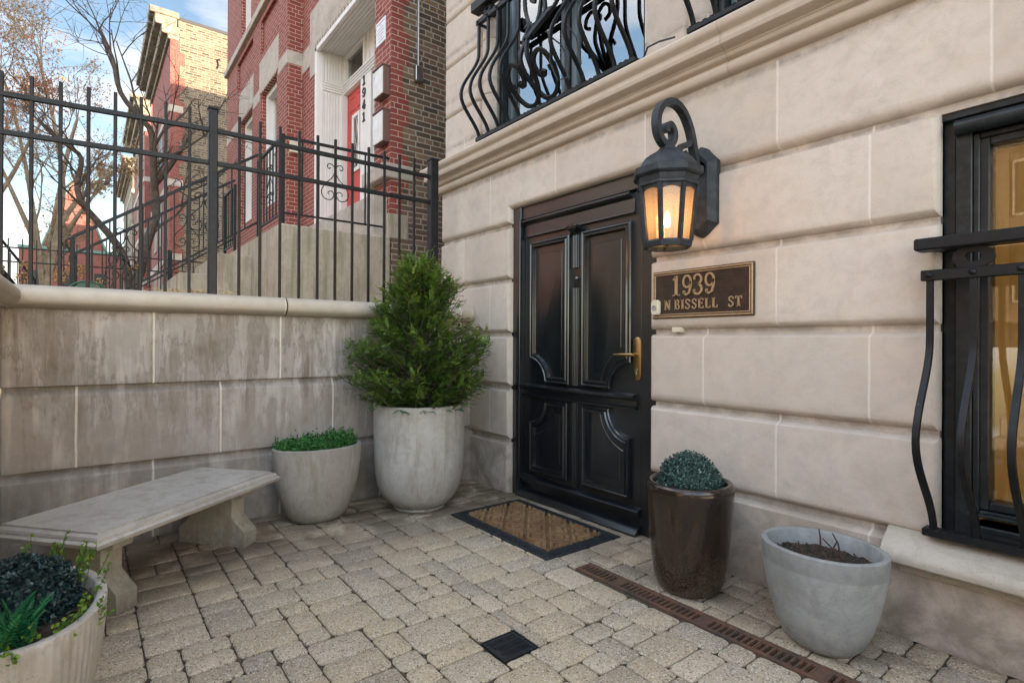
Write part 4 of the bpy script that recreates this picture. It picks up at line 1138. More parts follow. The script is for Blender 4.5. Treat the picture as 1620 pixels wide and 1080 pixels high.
def yew():
    cx, cy = -3.735, -.745
    root = tag(empty('yew_shrub', (cx, cy, .74)), 'large bushy conical yew shrub growing in the tall pale planter beside the door', 'shrub')
    prof = [(.76, .28), (.86, .41), (1.0, .49), (1.15, .50), (1.3, .45), (1.45, .37), (1.6, .30), (1.75, .21), (1.87, .13), (1.95, .03)]
    def rad(z):
        for i in range(len(prof) - 1):
            if prof[i][0] <= z <= prof[i + 1][0]:
                t = (z - prof[i][0]) / (prof[i + 1][0] - prof[i][0]); return prof[i][1] * (1 - t) + prof[i + 1][1] * t
        return 0
    mb = MB(); st = MB()
    # clumpy branch plumes: leader stems, each carrying many sprigs
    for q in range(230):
        z = .80 + 1.14 * (1 - (1 - random.random()) ** .78) if q > 12 else 1.5 + .4 * q / 12
        a = random.uniform(0, 2 * PI)
        lump = 1 + .30 * noise.noise(Vector((math.cos(a) * 1.6, math.sin(a) * 1.6, z * 2.6)))
        R = rad(z) * lump * random.uniform(.78, 1.14)
        rise = .05 + .08 * random.random() + (.14 if z > 1.5 else 0)
        tip = Vector((cx + R * math.cos(a), cy + R * math.sin(a), z))
        root_p = Vector((cx + R * .12 * math.cos(a), cy + R * .12 * math.sin(a), max(.72, z - rise - R * .28)))
        d = tip - root_p; L = d.length
        mid = root_p + d * .5 + Vector((0, 0, -.03)) + rnd(.02)
        st.tube([root_p, mid, tip], [.007, .005, .002], 4, caps=False)
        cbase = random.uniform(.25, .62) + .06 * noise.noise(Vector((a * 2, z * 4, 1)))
        ns = int(11 + L * 38)
        for k in range(ns):
            t = .22 + .78 * (k / ns) ** .8
            p = root_p * (1 - t) + tip * t + rnd(.022 + .02 * L)
            dd = d.normalized() * .8 + rnd(.9); dd.z *= .6; dd.z += .05
            gold = .5 if random.random() < .035 else (.10 if t > .8 else 0)
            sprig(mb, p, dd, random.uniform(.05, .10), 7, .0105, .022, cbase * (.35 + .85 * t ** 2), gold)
    bad = []
    def ok(p): return not ((p[0] < -4.075 and p[2] < 1.59) or p[1] > -.015)
    v2, f2, t2 = [], [], []
    for f_, t_ in zip(mb.f, mb.t):
        if all(ok(mb.v[i]) for i in f_):
            k = len(v2); v2 += [mb.v[i] for i in f_]; f2.append((k, k + 1, k + 2, k + 3)); t2.append(t_)
    mb.v, mb.f, mb.t = v2, f2, t2
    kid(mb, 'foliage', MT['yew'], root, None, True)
    kid(st, 'stem', MT['bark'], root)
yew()
# ferns round its foot
def frond(mb, p, a, L, lift, ll=.045, tb=.4, n=16, curl=.9):
    pts = []
    for i in range(n + 1):
        t = i / n
        pts.append(p + Vector((math.cos(a) * L * t, math.sin(a) * L * t, lift * (t - curl * t * t))))
    mb.tv = tb; mb.tube(pts, [.002] * len(pts), 3, caps=False)
    for i in range(1, n + 1):
        d = (pts[i] - pts[i - 1]).normalized(); s_ = d.cross(Vector((0, 0, 1))).normalized()
        k = ll * math.sin(PI * min(1, .12 + .88 * i / n) ** .8) + .004
        for sg in (-1, 1):
            leafq(mb, pts[i], s_ * sg + d * .35 + rnd(.08), Vector((0, 0, 1)), k, k * .34, min(1, max(0, tb + random.uniform(-.25, .3))), .1)
mb = MB()
for i in range(46):
    a = random.uniform(-2.6, .8) if i < 34 else random.uniform(0, 6.28)
    r = random.uniform(.16, .30)
    c = Vector((-3.735 + r * math.cos(a), -.745 + r * math.sin(a), .735))
    frond(mb, c, a + random.uniform(-.9, .9), random.uniform(.08, .17), random.uniform(.06, .13), .028, random.uniform(.2, .7), 12)
tag(mb.build('fern', MT['fern'], None, None, True), 'ring of small green ferns round the foot of the yew in the tall planter', 'fern')

def leafy(mb, p, d, L, n, ls, t0, t1, mbst=None):
    d = d.normalized()
    for i in range(n):
        t = (i + .5) / n; q = p + d * L * t
        for k in range(2 + (i % 2)):
            dd = (sphere_dir() + d * .55).normalized()
            leafq(mb, q, dd, sphere_dir(), ls * random.uniform(.7, 1.2), ls * .62, random.uniform(t0, t1), .12)
mb = MB()
for i in range(560):
    a = random.uniform(0, 2 * PI); r = math.sqrt(random.random()) * .93
    p = Vector((-3.905 + .205 * r * math.cos(a), -1.475 + .292 * r * math.sin(a), .485 + random.uniform(-.02, .02)))
    hgt = .075 + .06 * max(0, noise.noise(Vector((p.x * 7, p.y * 7, 3)))) + (.04 if p.y > -1.38 else 0)
    leafy(mb, p, Vector((random.uniform(-.5, .5), random.uniform(-.5, .5), 1)), hgt * random.uniform(.6, 1.15), 5, .021, .1, .95)
tag(mb.build('boxwood', MT['box'], None, None, True), 'low bright green boxwood sprigs filling the oval planter next to the bench', 'plant')
mb = MB()
for i, (x, y) in enumerate(((-3.87, -1.24), (-3.93, -1.62), (-3.88, -1.5), (-3.85, -1.27))):
    p = Vector((x, y, .5)); mb.tube([p, p + Vector((.01, .01, .07)), p + Vector((.0, .03, .13 - .02 * i))], [.003, .002, .001], 4)
    for k in range(5): leafq(mb, p + Vector((0, .02, .08 + .012 * k)), sphere_dir(), sphere_dir(), .02, .01, .5)
tag(mb.build('withered_sprig', MT['dark_twig']), 'few withered brown sprigs sticking out of the low boxwood', 'twig')

def ball(cx, cy, cz_, r, n, ls, mat, lab, parts=True):
    root = tag(empty('topiary_ball', (cx, cy, cz_)), lab, 'topiary')
    mb = MB(); mb.tv = 0
    mb.lathe([(0, cz_ - r * .86)] + [(r * .86 * math.sin(PI * i / 12), cz_ - r * .86 * math.cos(PI * i / 12)) for i in range(1, 12)] + [(0, cz_ + r * .86)], cx, cy, 20)
    for i in range(n):
        d = sphere_dir()
        k = r * (random.uniform(.86, 1.02) + .07 * noise.noise(d * 2.4 + Vector((cx, cy, 0))) + (random.uniform(0, .12) if random.random() < .03 else 0))
        p = Vector((cx, cy, cz_)) + d * k
        dd = (d * random.uniform(.1, .9) + sphere_dir() * .9)
        leafq(mb, p, dd, d + rnd(.5), ls * random.uniform(.7, 1.25), ls * .75, min(1, max(0, random.gauss(.5, .25))), .15)
    kid(mb, 'foliage', mat, root, None, True)
ball(-1.652, -.318, .535, .152, 5200, .015, MT['ball'], 'grey-green artificial topiary ball sitting in the dark brown glazed planter')
ball(-2.335, -2.925, .395, .155, 5600, .017, MT['balld'], 'dark blue-green topiary ball in the ribbed planter at lower left')
mb = MB()
for i in range(30):
    a = random.uniform(0, 6.28)
    frond(mb, Vector((-2.085 + .085 * random.uniform(-1, 1), -2.955 + .06 * random.uniform(-1, 1), .35)), a, random.uniform(.03, .10), random.uniform(.14, .26), .030, random.uniform(.2, .9), 18, .35)
tag(mb.build('fern', MT['fern'], None, None, True), 'bright green fern fronds in the ribbed planter, nearest to the camera', 'fern')
mb = MB(); sb = MB()
lm = [(-2.02, -2.86, 0, -.4), (-2.05, -2.80, .3, .1), (-2.14, -2.775, .1, .5), (-1.99, -2.90, .5, -.3), (-2.08, -2.83, .2, .2), (-2.44, -2.80, .0, .4), (-2.52, -2.85, -.3, .3), (-2.48, -2.78, .1, .2), (-2.56, -2.90, -.4, .1), (-2.40, -2.76, .2, .3), (-2.5, -2.82, .1, .1), (-2.03, -2.97, .3, -.4), (-2.25, -2.76, .3, .35), (-2.1, -2.93, .3, -.1), (-2.0, -2.95, .5, 0)]
tp = tag(empty('trailing_plant', (-2.25, -2.85, .35)), 'lime green round-leaved sprigs spilling over the rim of the ribbed planter', 'plant')
for i, (x, y, dx, dy) in enumerate(lm):
    for q in range(3):
        mb = MB(); hh = .085 if x > -2.3 else .165
        p = Vector((x, y, .35)) + rnd(.015); e = p + Vector((dx * .12, dy * .12, hh)) + rnd(.035)
        mb.tv = .3; mb.tube([p, (p + e) / 2 + rnd(.01), e], .0014, 3)
        for k in range(7):
            t = .35 + .65 * k / 6; c = p * (1 - t) + e * t
            for s_ in (-1, 1): leafq(mb, c, sphere_dir() + Vector((0, 0, .5)), sphere_dir(), random.uniform(.012, .020), .013, random.uniform(.2, 1), .1)
        kid(mb, 'sprig', MT['lime'], tp, None, True)
# dead stems in the oval planter
ds_ = tag(empty('dead_plant', (-1.0, -.33, .36)), 'dead brown stems standing in the soil of the blue-grey oval planter', 'twig')
for pts in (((-1.00, -.32, .34), (-1.00, -.325, .44), (-1.003, -.33, .475)), ((-.92, -.31, .34), (-.935, -.315, .43), (-.955, -.32, .468)), ((-1.06, -.35, .34), (-1.068, -.355, .39), (-1.075, -.36, .412)), ((-.90, -.29, .34), (-.95, -.32, .40), (-.99, -.33, .44)), ((-.97, -.30, .34), (-.962, -.29, .40), (-.95, -.285, .43))):
    mb = MB(); mb.tube([Vector((p[0] - .015, p[1], p[2])) for p in pts], [.005, .0035, .0025], 5); kid(mb, 'stem', MT['dark_twig'], ds_)
def clods(cx, cy, sx, sy, z, n, sz):
    mb = MB()
    for i in range(n):
        a = random.uniform(0, 6.28); r = math.sqrt(random.random()); q = random.uniform(.4, 1) * sz
        c = Vector((cx + sx * r * math.cos(a), cy + sy * r * math.sin(a), z))
        k = len(mb.v)
        for d_ in ((1, 0, 0), (0, 1, 0), (-1, 0, 0), (0, -1, 0), (0, 0, 1)): v_ = c + Vector(d_) * q * random.uniform(.6, 1.2); mb.v.append(tuple(v_))
        for f_ in ((0, 1, 4), (1, 2, 4), (2, 3, 4), (3, 0, 4)): mb.face([k + t for t in f_])
    o = mb.build('soil_crumbs', MT['soil']); o['kind'] = 'stuff'; return o
o = clods(-1.005, -.330, .203, .170, .352, 420, .009); o['label'] = 'crumbly dark soil in the blue-grey oval planter'; o['category'] = 'soil'
o = clods(-2.285, -2.915, .30, .175, .385, 300, .009); o['label'] = 'dark soil showing inside the ribbed planter at lower left'; o['category'] = 'soil'

# ---- bench
bn = tag(empty('stone_bench', (-3.493, -2.448, 0)), 'cast stone bench with moulded slab seat set at an angle by the retaining wall', 'bench')
bu = Vector((-.642, .767)); bv = Vector((-.767, -.642)); BC = Vector((-3.493, -2.448))
def bxf(u, v, z): p = BC + bu * u + bv * v; return (p.x, p.y, z)
mb = MB()
hl, hd = .575, .268
lst = [(.0, .372), (.030, .368), (.036, .376), (.038, .388), (.030, .396), (.024, .398), (.024, .406), (.018, .416), (.006, .4205), (-.003, .421), (-.003, .430)]
rings = [[(-hl - o, -hd - o, z), (hl + o, -hd - o, z), (hl + o, hd + o, z), (-hl - o, hd + o, z)] for o, z in lst]
b = mb.quadgrid(rings); mb.face([b + 40 + i for i in range(4)]); mb.face([b + 3, b + 2, b + 1, b])
mb.xform(bxf); kid(mb, 'seat', MT['bench'], bn, 35)
for u0, u1 in ((-.43, -.322), (.412, .522)):
    mb = MB()
    half = [(.232, 0), (.236, .006), (.236, .088), (.230, .096), (.150, .168), (.146, .178), (.146, .292), (.210, .296), (.213, .300), (.213, .372)]
    pl_ = [(-a + .03, z) for a, z in half] + [(a + .03, z) for a, z in half[::-1]]
    for ins_, uu in ((.004, u0), (0, u0 + .004), (0, u1 - .004), (.004, u1)):
        pass
    r = [[(uu, v * (1 - i_) + .03 * i_, z) for v, z in pl_] for i_, uu in ((.02, u0), (0, u0 + .005), (0, u1 - .005), (.02, u1))]
    b = mb.quadgrid(r); n = len(pl_); mb.face([b + i for i in range(n)]); mb.face([b + 3 * n + i for i in range(n - 1, -1, -1)])
    mb.xform(bxf); kid(mb, 'leg', MT['benchleg'], bn, 30)

# ---- doormat
dm_ = tag(empty('doormat', (-2.88, -.36, 0)), 'brown coir doormat with black rubber border and diamond pattern before the door', 'doormat')
x0, x1, y0, y1 = -3.39, -2.345, -.675, -.045
mb = MB()
def rr4(i, z): return [(x0 + i, y0 + i, z), (x1 - i, y0 + i, z), (x1 - i, y1 - i, z), (x0 + i, y1 - i, z)]
mb.quadgrid([rr4(0, .0), rr4(0, .010), rr4(.004, .012), rr4(.010, .012), rr4(.013, .008), rr4(.072, .008), rr4(.075, .012), rr4(.082, .012), rr4(.084, .004)])
b = len(mb.v); mb.v += rr4(.08, .006); mb.face((b, b + 1, b + 2, b + 3))
# scroll pattern in the border
def mat_line(pts, wd=.010): 
    mb.tube([(a, c, .0095) for a, c in pts], 1.0, flat=(.0028, wd * .5), up=(0, 0, 1))
def along(xa, ya, xb, yb, n):
    L = math.hypot(xb - xa, yb - ya); dx, dy = (xb - xa) / L, (yb - ya) / L; nx, ny = -dy, dx
    for i in range(n):
        c = L * (i + .5) / n; h_ = L / n * .46
        for s_ in (1, -1):
            pts = []
            for k in range(9):
                t = k / 8; u = c - h_ + 2 * h_ * t; v = s_ * .019 * math.sin(PI * t) 
                pts.append((xa + dx * u + nx * v, ya + dy * u + ny * v))
            mat_line(pts, .007)
        mat_line([(xa + dx * (c - h_) + nx * .02, ya + dy * (c - h_) + ny * .02), (xa + dx * (c - h_) - nx * .02, ya + dy * (c - h_) - ny * .02)], .007)
i_ = .042
along(x0 + .08, y0 + i_, x1 - .08, y0 + i_, 11); along(x0 + .08, y1 - i_, x1 - .08, y1 - i_, 11)
along(x0 + i_, y0 + .08, x0 + i_, y1 - .08, 6); along(x1 - i_, y0 + .08, x1 - i_, y1 - .08, 6)
kid(mb, 'rubber_border', MT['rubber'], dm_)
mb = MB()
xa, xb, ya, yb = x0 + .083, x1 - .083, y0 + .083, y1 - .083
nx_, ny_ = 190, 105
def coirh(x, y):
    u = (x - xa) / (xb - xa) * 4; v = (y - ya) / (yb - ya) * 2.45
    a = (u + v) % 1; b_ = (u - v) % 1
    d1_ = min(a, 1 - a); d2_ = min(b_, 1 - b_); d = min(d1_, d2_)
    h_ = .026 + .004 * random.random()
    if d < .070: h_ -= .020
    if .22 < d < .30: h_ -= .014
    if .40 < d: h_ -= .006
    e = min(x - xa, xb - x, y - ya, yb - y); 
    return h_ * (1 if e > .004 else .55)
g = [[(xa + (xb - xa) * i / nx_ + random.uniform(-.001, .001), ya + (yb - ya) * j / ny_ + random.uniform(-.001, .001), 0) for i in range(nx_ + 1)] for j in range(ny_ + 1)]
g = [[(p[0], p[1], coirh(p[0], p[1])) for p in r] for r in g]
mb.quadgrid(g, closed=False)
kid(mb, 'coir_pile', MT['coir'], dm_)

# ---- trench drain
td = tag(empty('trench_drain', (-.9, -.55, 0)), 'long rusty slotted channel drain grate set in the pavers along the wall', 'drain')
mb = MB(); xs0, xs1 = -2.178, 3.15
mb.box(xs0, xs1, -.610, -.597, -.05, .0015, .001); mb.box(xs0, xs1, -.502, -.489, -.05, .0015, .001); mb.box(xs0, xs0 + .012, -.597, -.502, -.05, .001)
kid(mb, 'frame', MT['rust'], td)
x = xs0 + .013; gi = 0
while x < xs1 - .1:
    L = .50; mb = MB(); e = x + L - .003
    mb.box(x, e, -.5965, -.585, -.02, .000, .0015); mb.box(x, e, -.514, -.5025, -.02, .000, .0015)
    ns = 18; pt = (e - x) / ns
    for i in range(ns + 1):
        xx = x + pt * i; w_ = .0052
        if i in (0, ns): w_ = .0065
        if i == ns // 2: w_ = .022
        mb.box(max(x, xx - w_), min(e, xx + w_), -.585, -.514, -.018, -.0006, .0012)
    kid(mb, 'grate', MT['rust'], td); x += L; gi += 1
mb = MB(); mb.box(xs0, xs1, -.597, -.502, -.12, -.06); kid(mb, 'channel', MT['black_hole'], td)
# ---- square drain
sd = tag(empty('floor_drain', (-1.79, -1.373, 0)), 'small square black floor drain with slotted grate among the pavers', 'drain')
x0, x1, y0, y1 = -1.868, -1.711, -1.456, -1.288
mb = MB(); mb.quadgrid([[(x0 - .004 + i, y0 - .004 + i, z), (x1 + .004 - i, y0 - .004 + i, z), (x1 + .004 - i, y1 + .004 - i, z), (x0 - .004 + i, y1 + .004 - i, z)] for i, z in ((0, -.03), (0, .001), (.006, .001), (.006, -.03))])
kid(mb, 'frame', MT['castiron'], sd)
mb = MB()
a0, a1, b0, b1 = x0 + .004, x1 - .004, y0 + .004, y1 - .004
mb.box(a0, a1, b0, b0 + .014, -.012, .0, .001); mb.box(a0, a1, b1 - .014, b1, -.012, .0, .001); mb.box(a0, a0 + .012, b0 + .014, b1 - .014, -.012, .0, .001); mb.box(a1 - .012, a1, b0 + .014, b1 - .014, -.012, .0, .001)
for k in (1, 2): xx = a0 + (a1 - a0) * k / 3; mb.box(xx - .005, xx + .005, b0 + .014, b1 - .014, -.012, -.0003)
for k in range(1, 14): yy = b0 + .014 + (b1 - b0 - .028) * k / 14; mb.box(a0 + .012, a1 - .012, yy - .0028, yy + .0028, -.012, -.0008)
kid(mb, 'grate', MT['castiron'], sd)
mb = MB(); mb.box(x0, x1, y0, y1, -.10, -.05); kid(mb, 'sump', MT['black_hole'], sd)
# leaves and twigs blown against the edges
mb = MB()
for i in range(480):
    z_ = random.random()
    if z_ < .35: x, y = random.uniform(-4.1, -3.1), random.uniform(-2.9, -.9)
    elif z_ < .6: x, y = random.uniform(-1.3, .2), random.uniform(-.48, -.02)
    else: x, y = random.uniform(-3.9, 0), random.uniform(-3, -.1)
    leafq(mb, Vector((x, y, .004)), Vector((random.uniform(-1, 1), random.uniform(-1, 1), .15)), Vector((0, 0, 1)), random.uniform(.006, .016), random.uniform(.003, .007), .5, .1)
for i in range(9):
    x, y = random.uniform(-3.6, -.6), random.uniform(-2.2, -.2); a = random.uniform(0, 6.28)
    mb.tube([Vector((x, y, .005)), Vector((x + .03 * math.cos(a), y + .03 * math.sin(a), .007)), Vector((x + .06 * math.cos(a + .4), y + .06 * math.sin(a + .4), .005))], .0012, 4)
o = mb.build('leaf_litter', MT['dark_twig']); o['kind'] = 'stuff'; o['label'] = 'scattered bits of brown leaf litter and twigs on the pavers'; o['category'] = 'litter'

# ================================================================== NEIGHBOUR WITH THE RED DOOR
nb = tag(empty('brick_house', (-10, .12, 1.5)), 'red brick house with white trimmed entrance and red door, just beyond the iron fence', 'house')
H1 = 16.3
def bricks(name, mat, boxes, par=nb, bev=0):
    mb = MB()
    for b in boxes: mb.box(*b, bev)
    return kid(mb, name, mat, par)
bricks('side_wall', MT['common'], [(-14.9, -6.105, .8, 18, 1.3, H1), (-6.6, -6.1, .125, .81, 1.3, H1 - .002), (-14.9, -6.105, .6, .81, 6.3, H1 - .003)])
# red front: pieces round the entrance
F = [(-6.56, -6.112, .12, .60, 2.80, 3.22), (-6.56, -6.112, .12, .60, 3.40, 6.0), (-9.57, -8.87, .12, .60, 2.5, 6.56), (-9.57, -6.112, .121, .60, 6.55, H1), (-6.56, -6.112, .1205, .6, 6.0, 6.56)]
bricks('front_wall', MT['redbrick'], F)
q = []
z = 2.80; i = 0
while z < 12:
    hh = .068 * (6 if i % 2 else 5)
    if not (3.19 < z < 3.42): q.append((-6.3, -6.0945, .1192, .275 if i % 2 == 0 else .355, z, min(z + hh, 12)))
    z += hh; i += 1
bricks('quoin', MT['redbrick'], q)
# bay
bayx0, bayx1, by = -14.60, -9.56, -.125
wz0, wz1 = 3.75, 6.02
w1 = (-11.32, -10.22); w2 = (-13.12, -12.05)
B = [(bayx0, bayx1, by, .6, 1.4, wz0), (bayx0, w2[0], by, .6, wz0, wz1), (w2[1], w1[0], by, .6, wz0, wz1), (w1[1], bayx1, by, .6, wz0, wz1),
     (bayx0, bayx1, by + .0, .6, wz1, 6.78), (bayx0 + .01, bayx1 - .02, by + .05, .59, 6.78, 7.42), (bayx0, bayx1, by, .6, 7.42, 7.695), (bayx0, -13.45, by, .6, 6.78, 7.42), (-12.0, -11.35, by, .6, 6.78, 7.42), (-10.05, bayx1, by, .6, 6.78, 7.42),
     (bayx0, -13.1, by, .6, 7.70, H1), (-12.2, -11.2, by, .6, 7.70, H1), (-10.3, bayx1, by, .6, 7.70, H1), (-13.1, -12.2, by, .6, 10, H1), (-11.2, -10.3, by, .6, 10, H1), (-14.95, bayx0, -.02, .6, 1.4, H1)]
bricks('bay_wall', MT['redbrick'], B)
S_ = MT['stone_trim']
bricks('stone_belt', S_, [(bayx0 - .03, bayx1 + .03, by - .07, .1, 7.555, 7.70)], bev=.01)
for q_ in ((bayx0, w2[0] - .1, by - .006, .12, 5.93, 6.15), (w2[1] + .1, w1[0] - .1, by - .006, .12, 5.93, 6.15), (w1[1] + .1, bayx1 + .006, by - .006, .12, 5.93, 6.15), (-9.56, -9.12, .112, .3, 5.78, 6.14)): bricks('belt_course', S_, [q_])
def zig(x0, x1, z, y0, y1, n, d):
    mb = MB(); 
    for i in range(n):
        a = x0 + (x1 - x0) * i / n; b_ = x0 + (x1 - x0) * (i + 1) / n
        k = len(mb.v); mb.v += [(a, y0, z), (b_, y0, z), ((a + b_) / 2, y0, z - d), (a, y1, z), (b_, y1, z), ((a + b_) / 2, y1, z - d)]
        for f_ in ((0, 1, 2), (3, 5, 4), (0, 2, 5, 3), (1, 4, 5, 2), (0, 3, 4, 1)): mb.face([k + t for t in f_])
    return mb
for a, b_ in (w1, w2):
    bricks('lintel', S_, [(a - .12, b_ + .12, by - .008, .15, 6.06, 6.66)]); kid(zig(a, b_, 6.062, by - .007, .1, 9, .05), 'lintel_dentil', S_, nb)
bricks('lintel', S_, [(-9.13, -6.30, .108, .4, 6.02, 6.62), (-9.13, -8.87, .108, .4, 5.55, 6.02)]); kid(zig(-8.87, -6.56, 6.022, .110, .22, 20, .07), 'lintel_dentil', S_, nb)
bricks('stone_block', S_, [(-6.75, -6.07, .02, .42, 3.22, 3.40)], bev=.012)
bricks('foundation_stone', MT['stoop'], [(-6.7, -6.09, .08, .36, 2.50, 2.80)], bev=.01)
bricks('threshold', S_, [(-9.4, -6.2, -.06, .60, 2.50, 3.03)], bev=.01)
bricks('roof', MT['roof'], [(-14.9, -6.1, .1, 18, H1, H1 + .1)])
# bay windows
for (a, b_), zz0, zz1 in ((w1, wz0, wz1), (w2, wz0, wz1), ((-13.1, -12.2), 7.7, 10), ((-11.2, -10.3), 7.7, 10)):
    mb = MB(); y0 = by + .09
    for bb in ((a, a + .10, y0, .5, zz0, zz1), (b_ - .10, b_, y0, .5, zz0, zz1), (a + .1, b_ - .1, y0 + .002, .5, zz1 - .10, zz1), (a + .1, b_ - .1, y0 - .02, .5, zz0, zz0 + .08)): mb.box(*bb, .004)
    mb.box(a + .10, a + .16, y0 + .1, .5, zz0 + .08, zz1 - .1); mb.box(b_ - .16, b_ - .10, y0 + .1, .5, zz0 + .08, zz1 - .1)
    mb.box(a + .1, b_ - .1, y0 + .09, .5, (zz0 + zz1) / 2 - .03, (zz0 + zz1) / 2 + .03)
    wi = kid(mb, 'window', MT['white'], nb)
    mb = MB(); mb.box(a + .15, b_ - .15, y0 + .13, y0 + .135, zz0 + .08, zz1 - .1); o = mb.build('pane', MT['glassdark']); o.parent = wi
    mb = MB(); mb.box(a + .15, b_ - .15, y0 + .2, y0 + .22, zz0 + .08, zz1 - .1); o = mb.build('blind', MT['white']); o.parent = wi
# entrance
W_ = MT['white']
def ribs(x0, x1, y0, y1, z0, z1, n, ax):
    mb = MB()
    if ax == 'left':      # reveal facing +X, ribs vertical, along Y
        mb.box(x0 - .06, x0, y0, y1, z0, z1)
        for i in range(n):
            c = y0 + (y1 - y0) * (i + .5) / n; mb.box(x0 - .01, x0 + .012, c - (y1 - y0) / n * .28, c + (y1 - y0) / n * .28, z0 + .01, z1 - .01, .003)
    if ax == 'top':
        mb.box(x0, x1, y0, y1, z0, z0 + .08)
        for i in range(n):
            c = y0 + (y1 - y0) * (i + .5) / n; mb.box(x0, x1, c - (y1 - y0) / n * .28, c + (y1 - y0) / n * .28, z0 - .012, z0 + .01, .003)
    if ax == 'front':
        mb.box(x0, x1, y0, y0 + .05, z0, z1)
        for i in range(n):
            c = x0 + (x1 - x0) * (i + .5) / n; mb.box(c - (x1 - x0) / n * .28, c + (x1 - x0) / n * .28, y0 - .012, y0 + .01, z0 + .01, z1 - .01, .003)
    if ax == 'leftH':
        mb.box(x0 - .06, x0 + .01, y0, y1, z0, z1)
        for i in range(n):
            c = z0 + (z1 - z0) * (i + .5) / n; mb.box(x0, x0 + .026, y0, y1, c - (z1 - z0) / n * .28, c + (z1 - z0) / n * .28, .003)
    if ax == 'frontH':
        mb.box(x0, x1, y0, y0 + .05, z0, z1)
        for i in range(n):
            c = z0 + (z1 - z0) * (i + .5) / n; mb.box(x0, x1, y0 - .03, y0 + .01, c - (z1 - z0) / n * .3, c + (z1 - z0) / n * .3, .004)
    return mb
Lx = -8.81
for nm, a in (('reveal_panel', (Lx, 0, .20, .57, 3.03, 5.28, 8, 'left')), ('reveal_panel', (Lx, 0, .20, .57, 5.44, 5.93, 8, 'left')), ('reveal_band', (Lx, 0, .19, .57, 5.28, 5.44, 4, 'leftH')),
              ('soffit', (-8.87, -6.56, .13, .60, 5.93, 0, 9, 'top')), ('transom_bar', (-8.83, -6.5, .56, 0, 5.27, 5.47, 4, 'frontH')), ('side_panel', (-7.93, -6.5, .575, 0, 5.47, 5.93, 8, 'front'))):
    kid(ribs(*a), nm, W_, nb)
bricks('entrance_trim', W_, [(-8.875, -8.79, .105, .21, 3.03, 5.95), (-8.87, -6.56, .105, .16, 5.88, 5.955), (-8.80, -8.74, .50, .6, 3.03, 5.27), (-8.04, -7.66, .53, .62, 3.03, 5.27), (-7.60, -6.5, .55, .62, 3.03, 5.27), (-8.79, -8.72, .545, .62, 5.47, 5.93), (-8.0, -7.93, .545, .62, 5.47, 5.93), (-8.72, -8.0, .546, .62, 5.86, 5.93)], bev=.004)
mb = MB(); mb.box(-8.74, -8.0, .60, .65, 3.035, 5.27)
d_ = kid(mb, 'door', MT['red_door'], nb)
mb = MB()
for x0, x1, z0, z1 in ((-8.68, -8.40, 4.95, 5.18), (-8.34, -8.06, 4.95, 5.18), (-8.68, -8.56, 3.2, 4.8)): ringpanel(mb, [(x0, z0), (x1, z0), (x1, z1), (x0, z1)], [(0, .6), (.008, .588), (.02, .588), (.03, .597)])
o = mb.build('door_panel', MT['red_door']); o.parent = d_
mb = MB()
for a in ((-8.50, -8.44, .575, .6, 3.95, 4.87), (-8.26, -8.20, .575, .6, 3.95, 4.87), (-8.44, -8.26, .575, .6, 4.81, 4.87), (-8.44, -8.26, .575, .6, 3.95, 4.01)): mb.box(*a, .003)
o = mb.build('window_trim', MT['white']); o.parent = d_
mb = MB(); mb.box(-8.44, -8.26, .585, .595, 4.01, 4.81); o = mb.build('window_pane', MT['glassdark']); o.parent = d_
mb = MB()
for s in (1, -1): mb.tube([(-8.35 + s * .07 * math.sin(t * PI * 2), .580, 4.02 + .78 * t) for t in [k / 24 for k in range(25)]], .006, 4)
o = mb.build('leaded_scroll', MT['steel']); o.parent = d_
mb = MB(); mb.tube([(-8.1, .60, 3.95), (-8.1, .55, 3.95)], .03, 10); mb.tube([(-8.1, .60, 4.12), (-8.1, .58, 4.12)], .028, 10); o = mb.build('door_knob', MT['steel']); o.parent = d_
bricks('transom_pane', MT['glassdark'], [(-8.72, -8.0, .60, .61, 5.47, 5.86)])
bricks('entry_back', MT['interior'], [(-8.9, -6.5, .66, .7, 3.0, 6.0)])
mb = MB()
for i, ch in enumerate('1941'): glyph(mb, ch, -7.955, 5.13 - i * .185, .135, .13, .529, .515, th=.20, tn=.12)
kid(mb, 'house_number', MT['black_print'], nb)

# fittings on it
def mailbox(z0, z1, lab):
    r = tag(empty('mailbox', (-6.4, .06, z0)), lab, 'mailbox', 'mailboxes beside the red door')
    mb = MB(); mb.box(-6.40, -6.125, .030, .119, z0, z1, .006); kid(mb, 'box', MT['mailbox_side'], r)
    mb = MB(); mb.box(-6.396, -6.130, .018, .031, z0 + .006, z1 - .02, .003); kid(mb, 'front_plate', MT['mailbox'], r)
    mb = MB(); mb.box(-6.412, -6.118, .010, .119, z1 - .008, z1 + .012, .004); kid(mb, 'lid', MT['mailbox_side'], r)
    mb = MB(); mb.box(-6.385, -6.33, 0.0165, .0185, z1 - .10, z1 - .06); mb.box(-6.37, -6.26, 0.0165, .0185, (z0 + z1) / 2 - .01, (z0 + z1) / 2 + .09); kid(mb, 'paper_label', MT['white_label'], r)
mailbox(4.23, 4.58, 'upper grey metal mailbox on the red brick beside the red door')
mailbox(3.66, 4.05, 'lower grey metal mailbox on the red brick beside the red door')
sg = tag(empty('notice_sign', (-6.38, .11, 5.1)), 'white notice sign with faint print on the red brick corner above the mailboxes', 'sign')
mb = MB(); mb.box(-6.52, -6.25, .108, .122, 4.955, 5.255, .004); kid(mb, 'board', MT['white_label'], sg)
mb = MB()
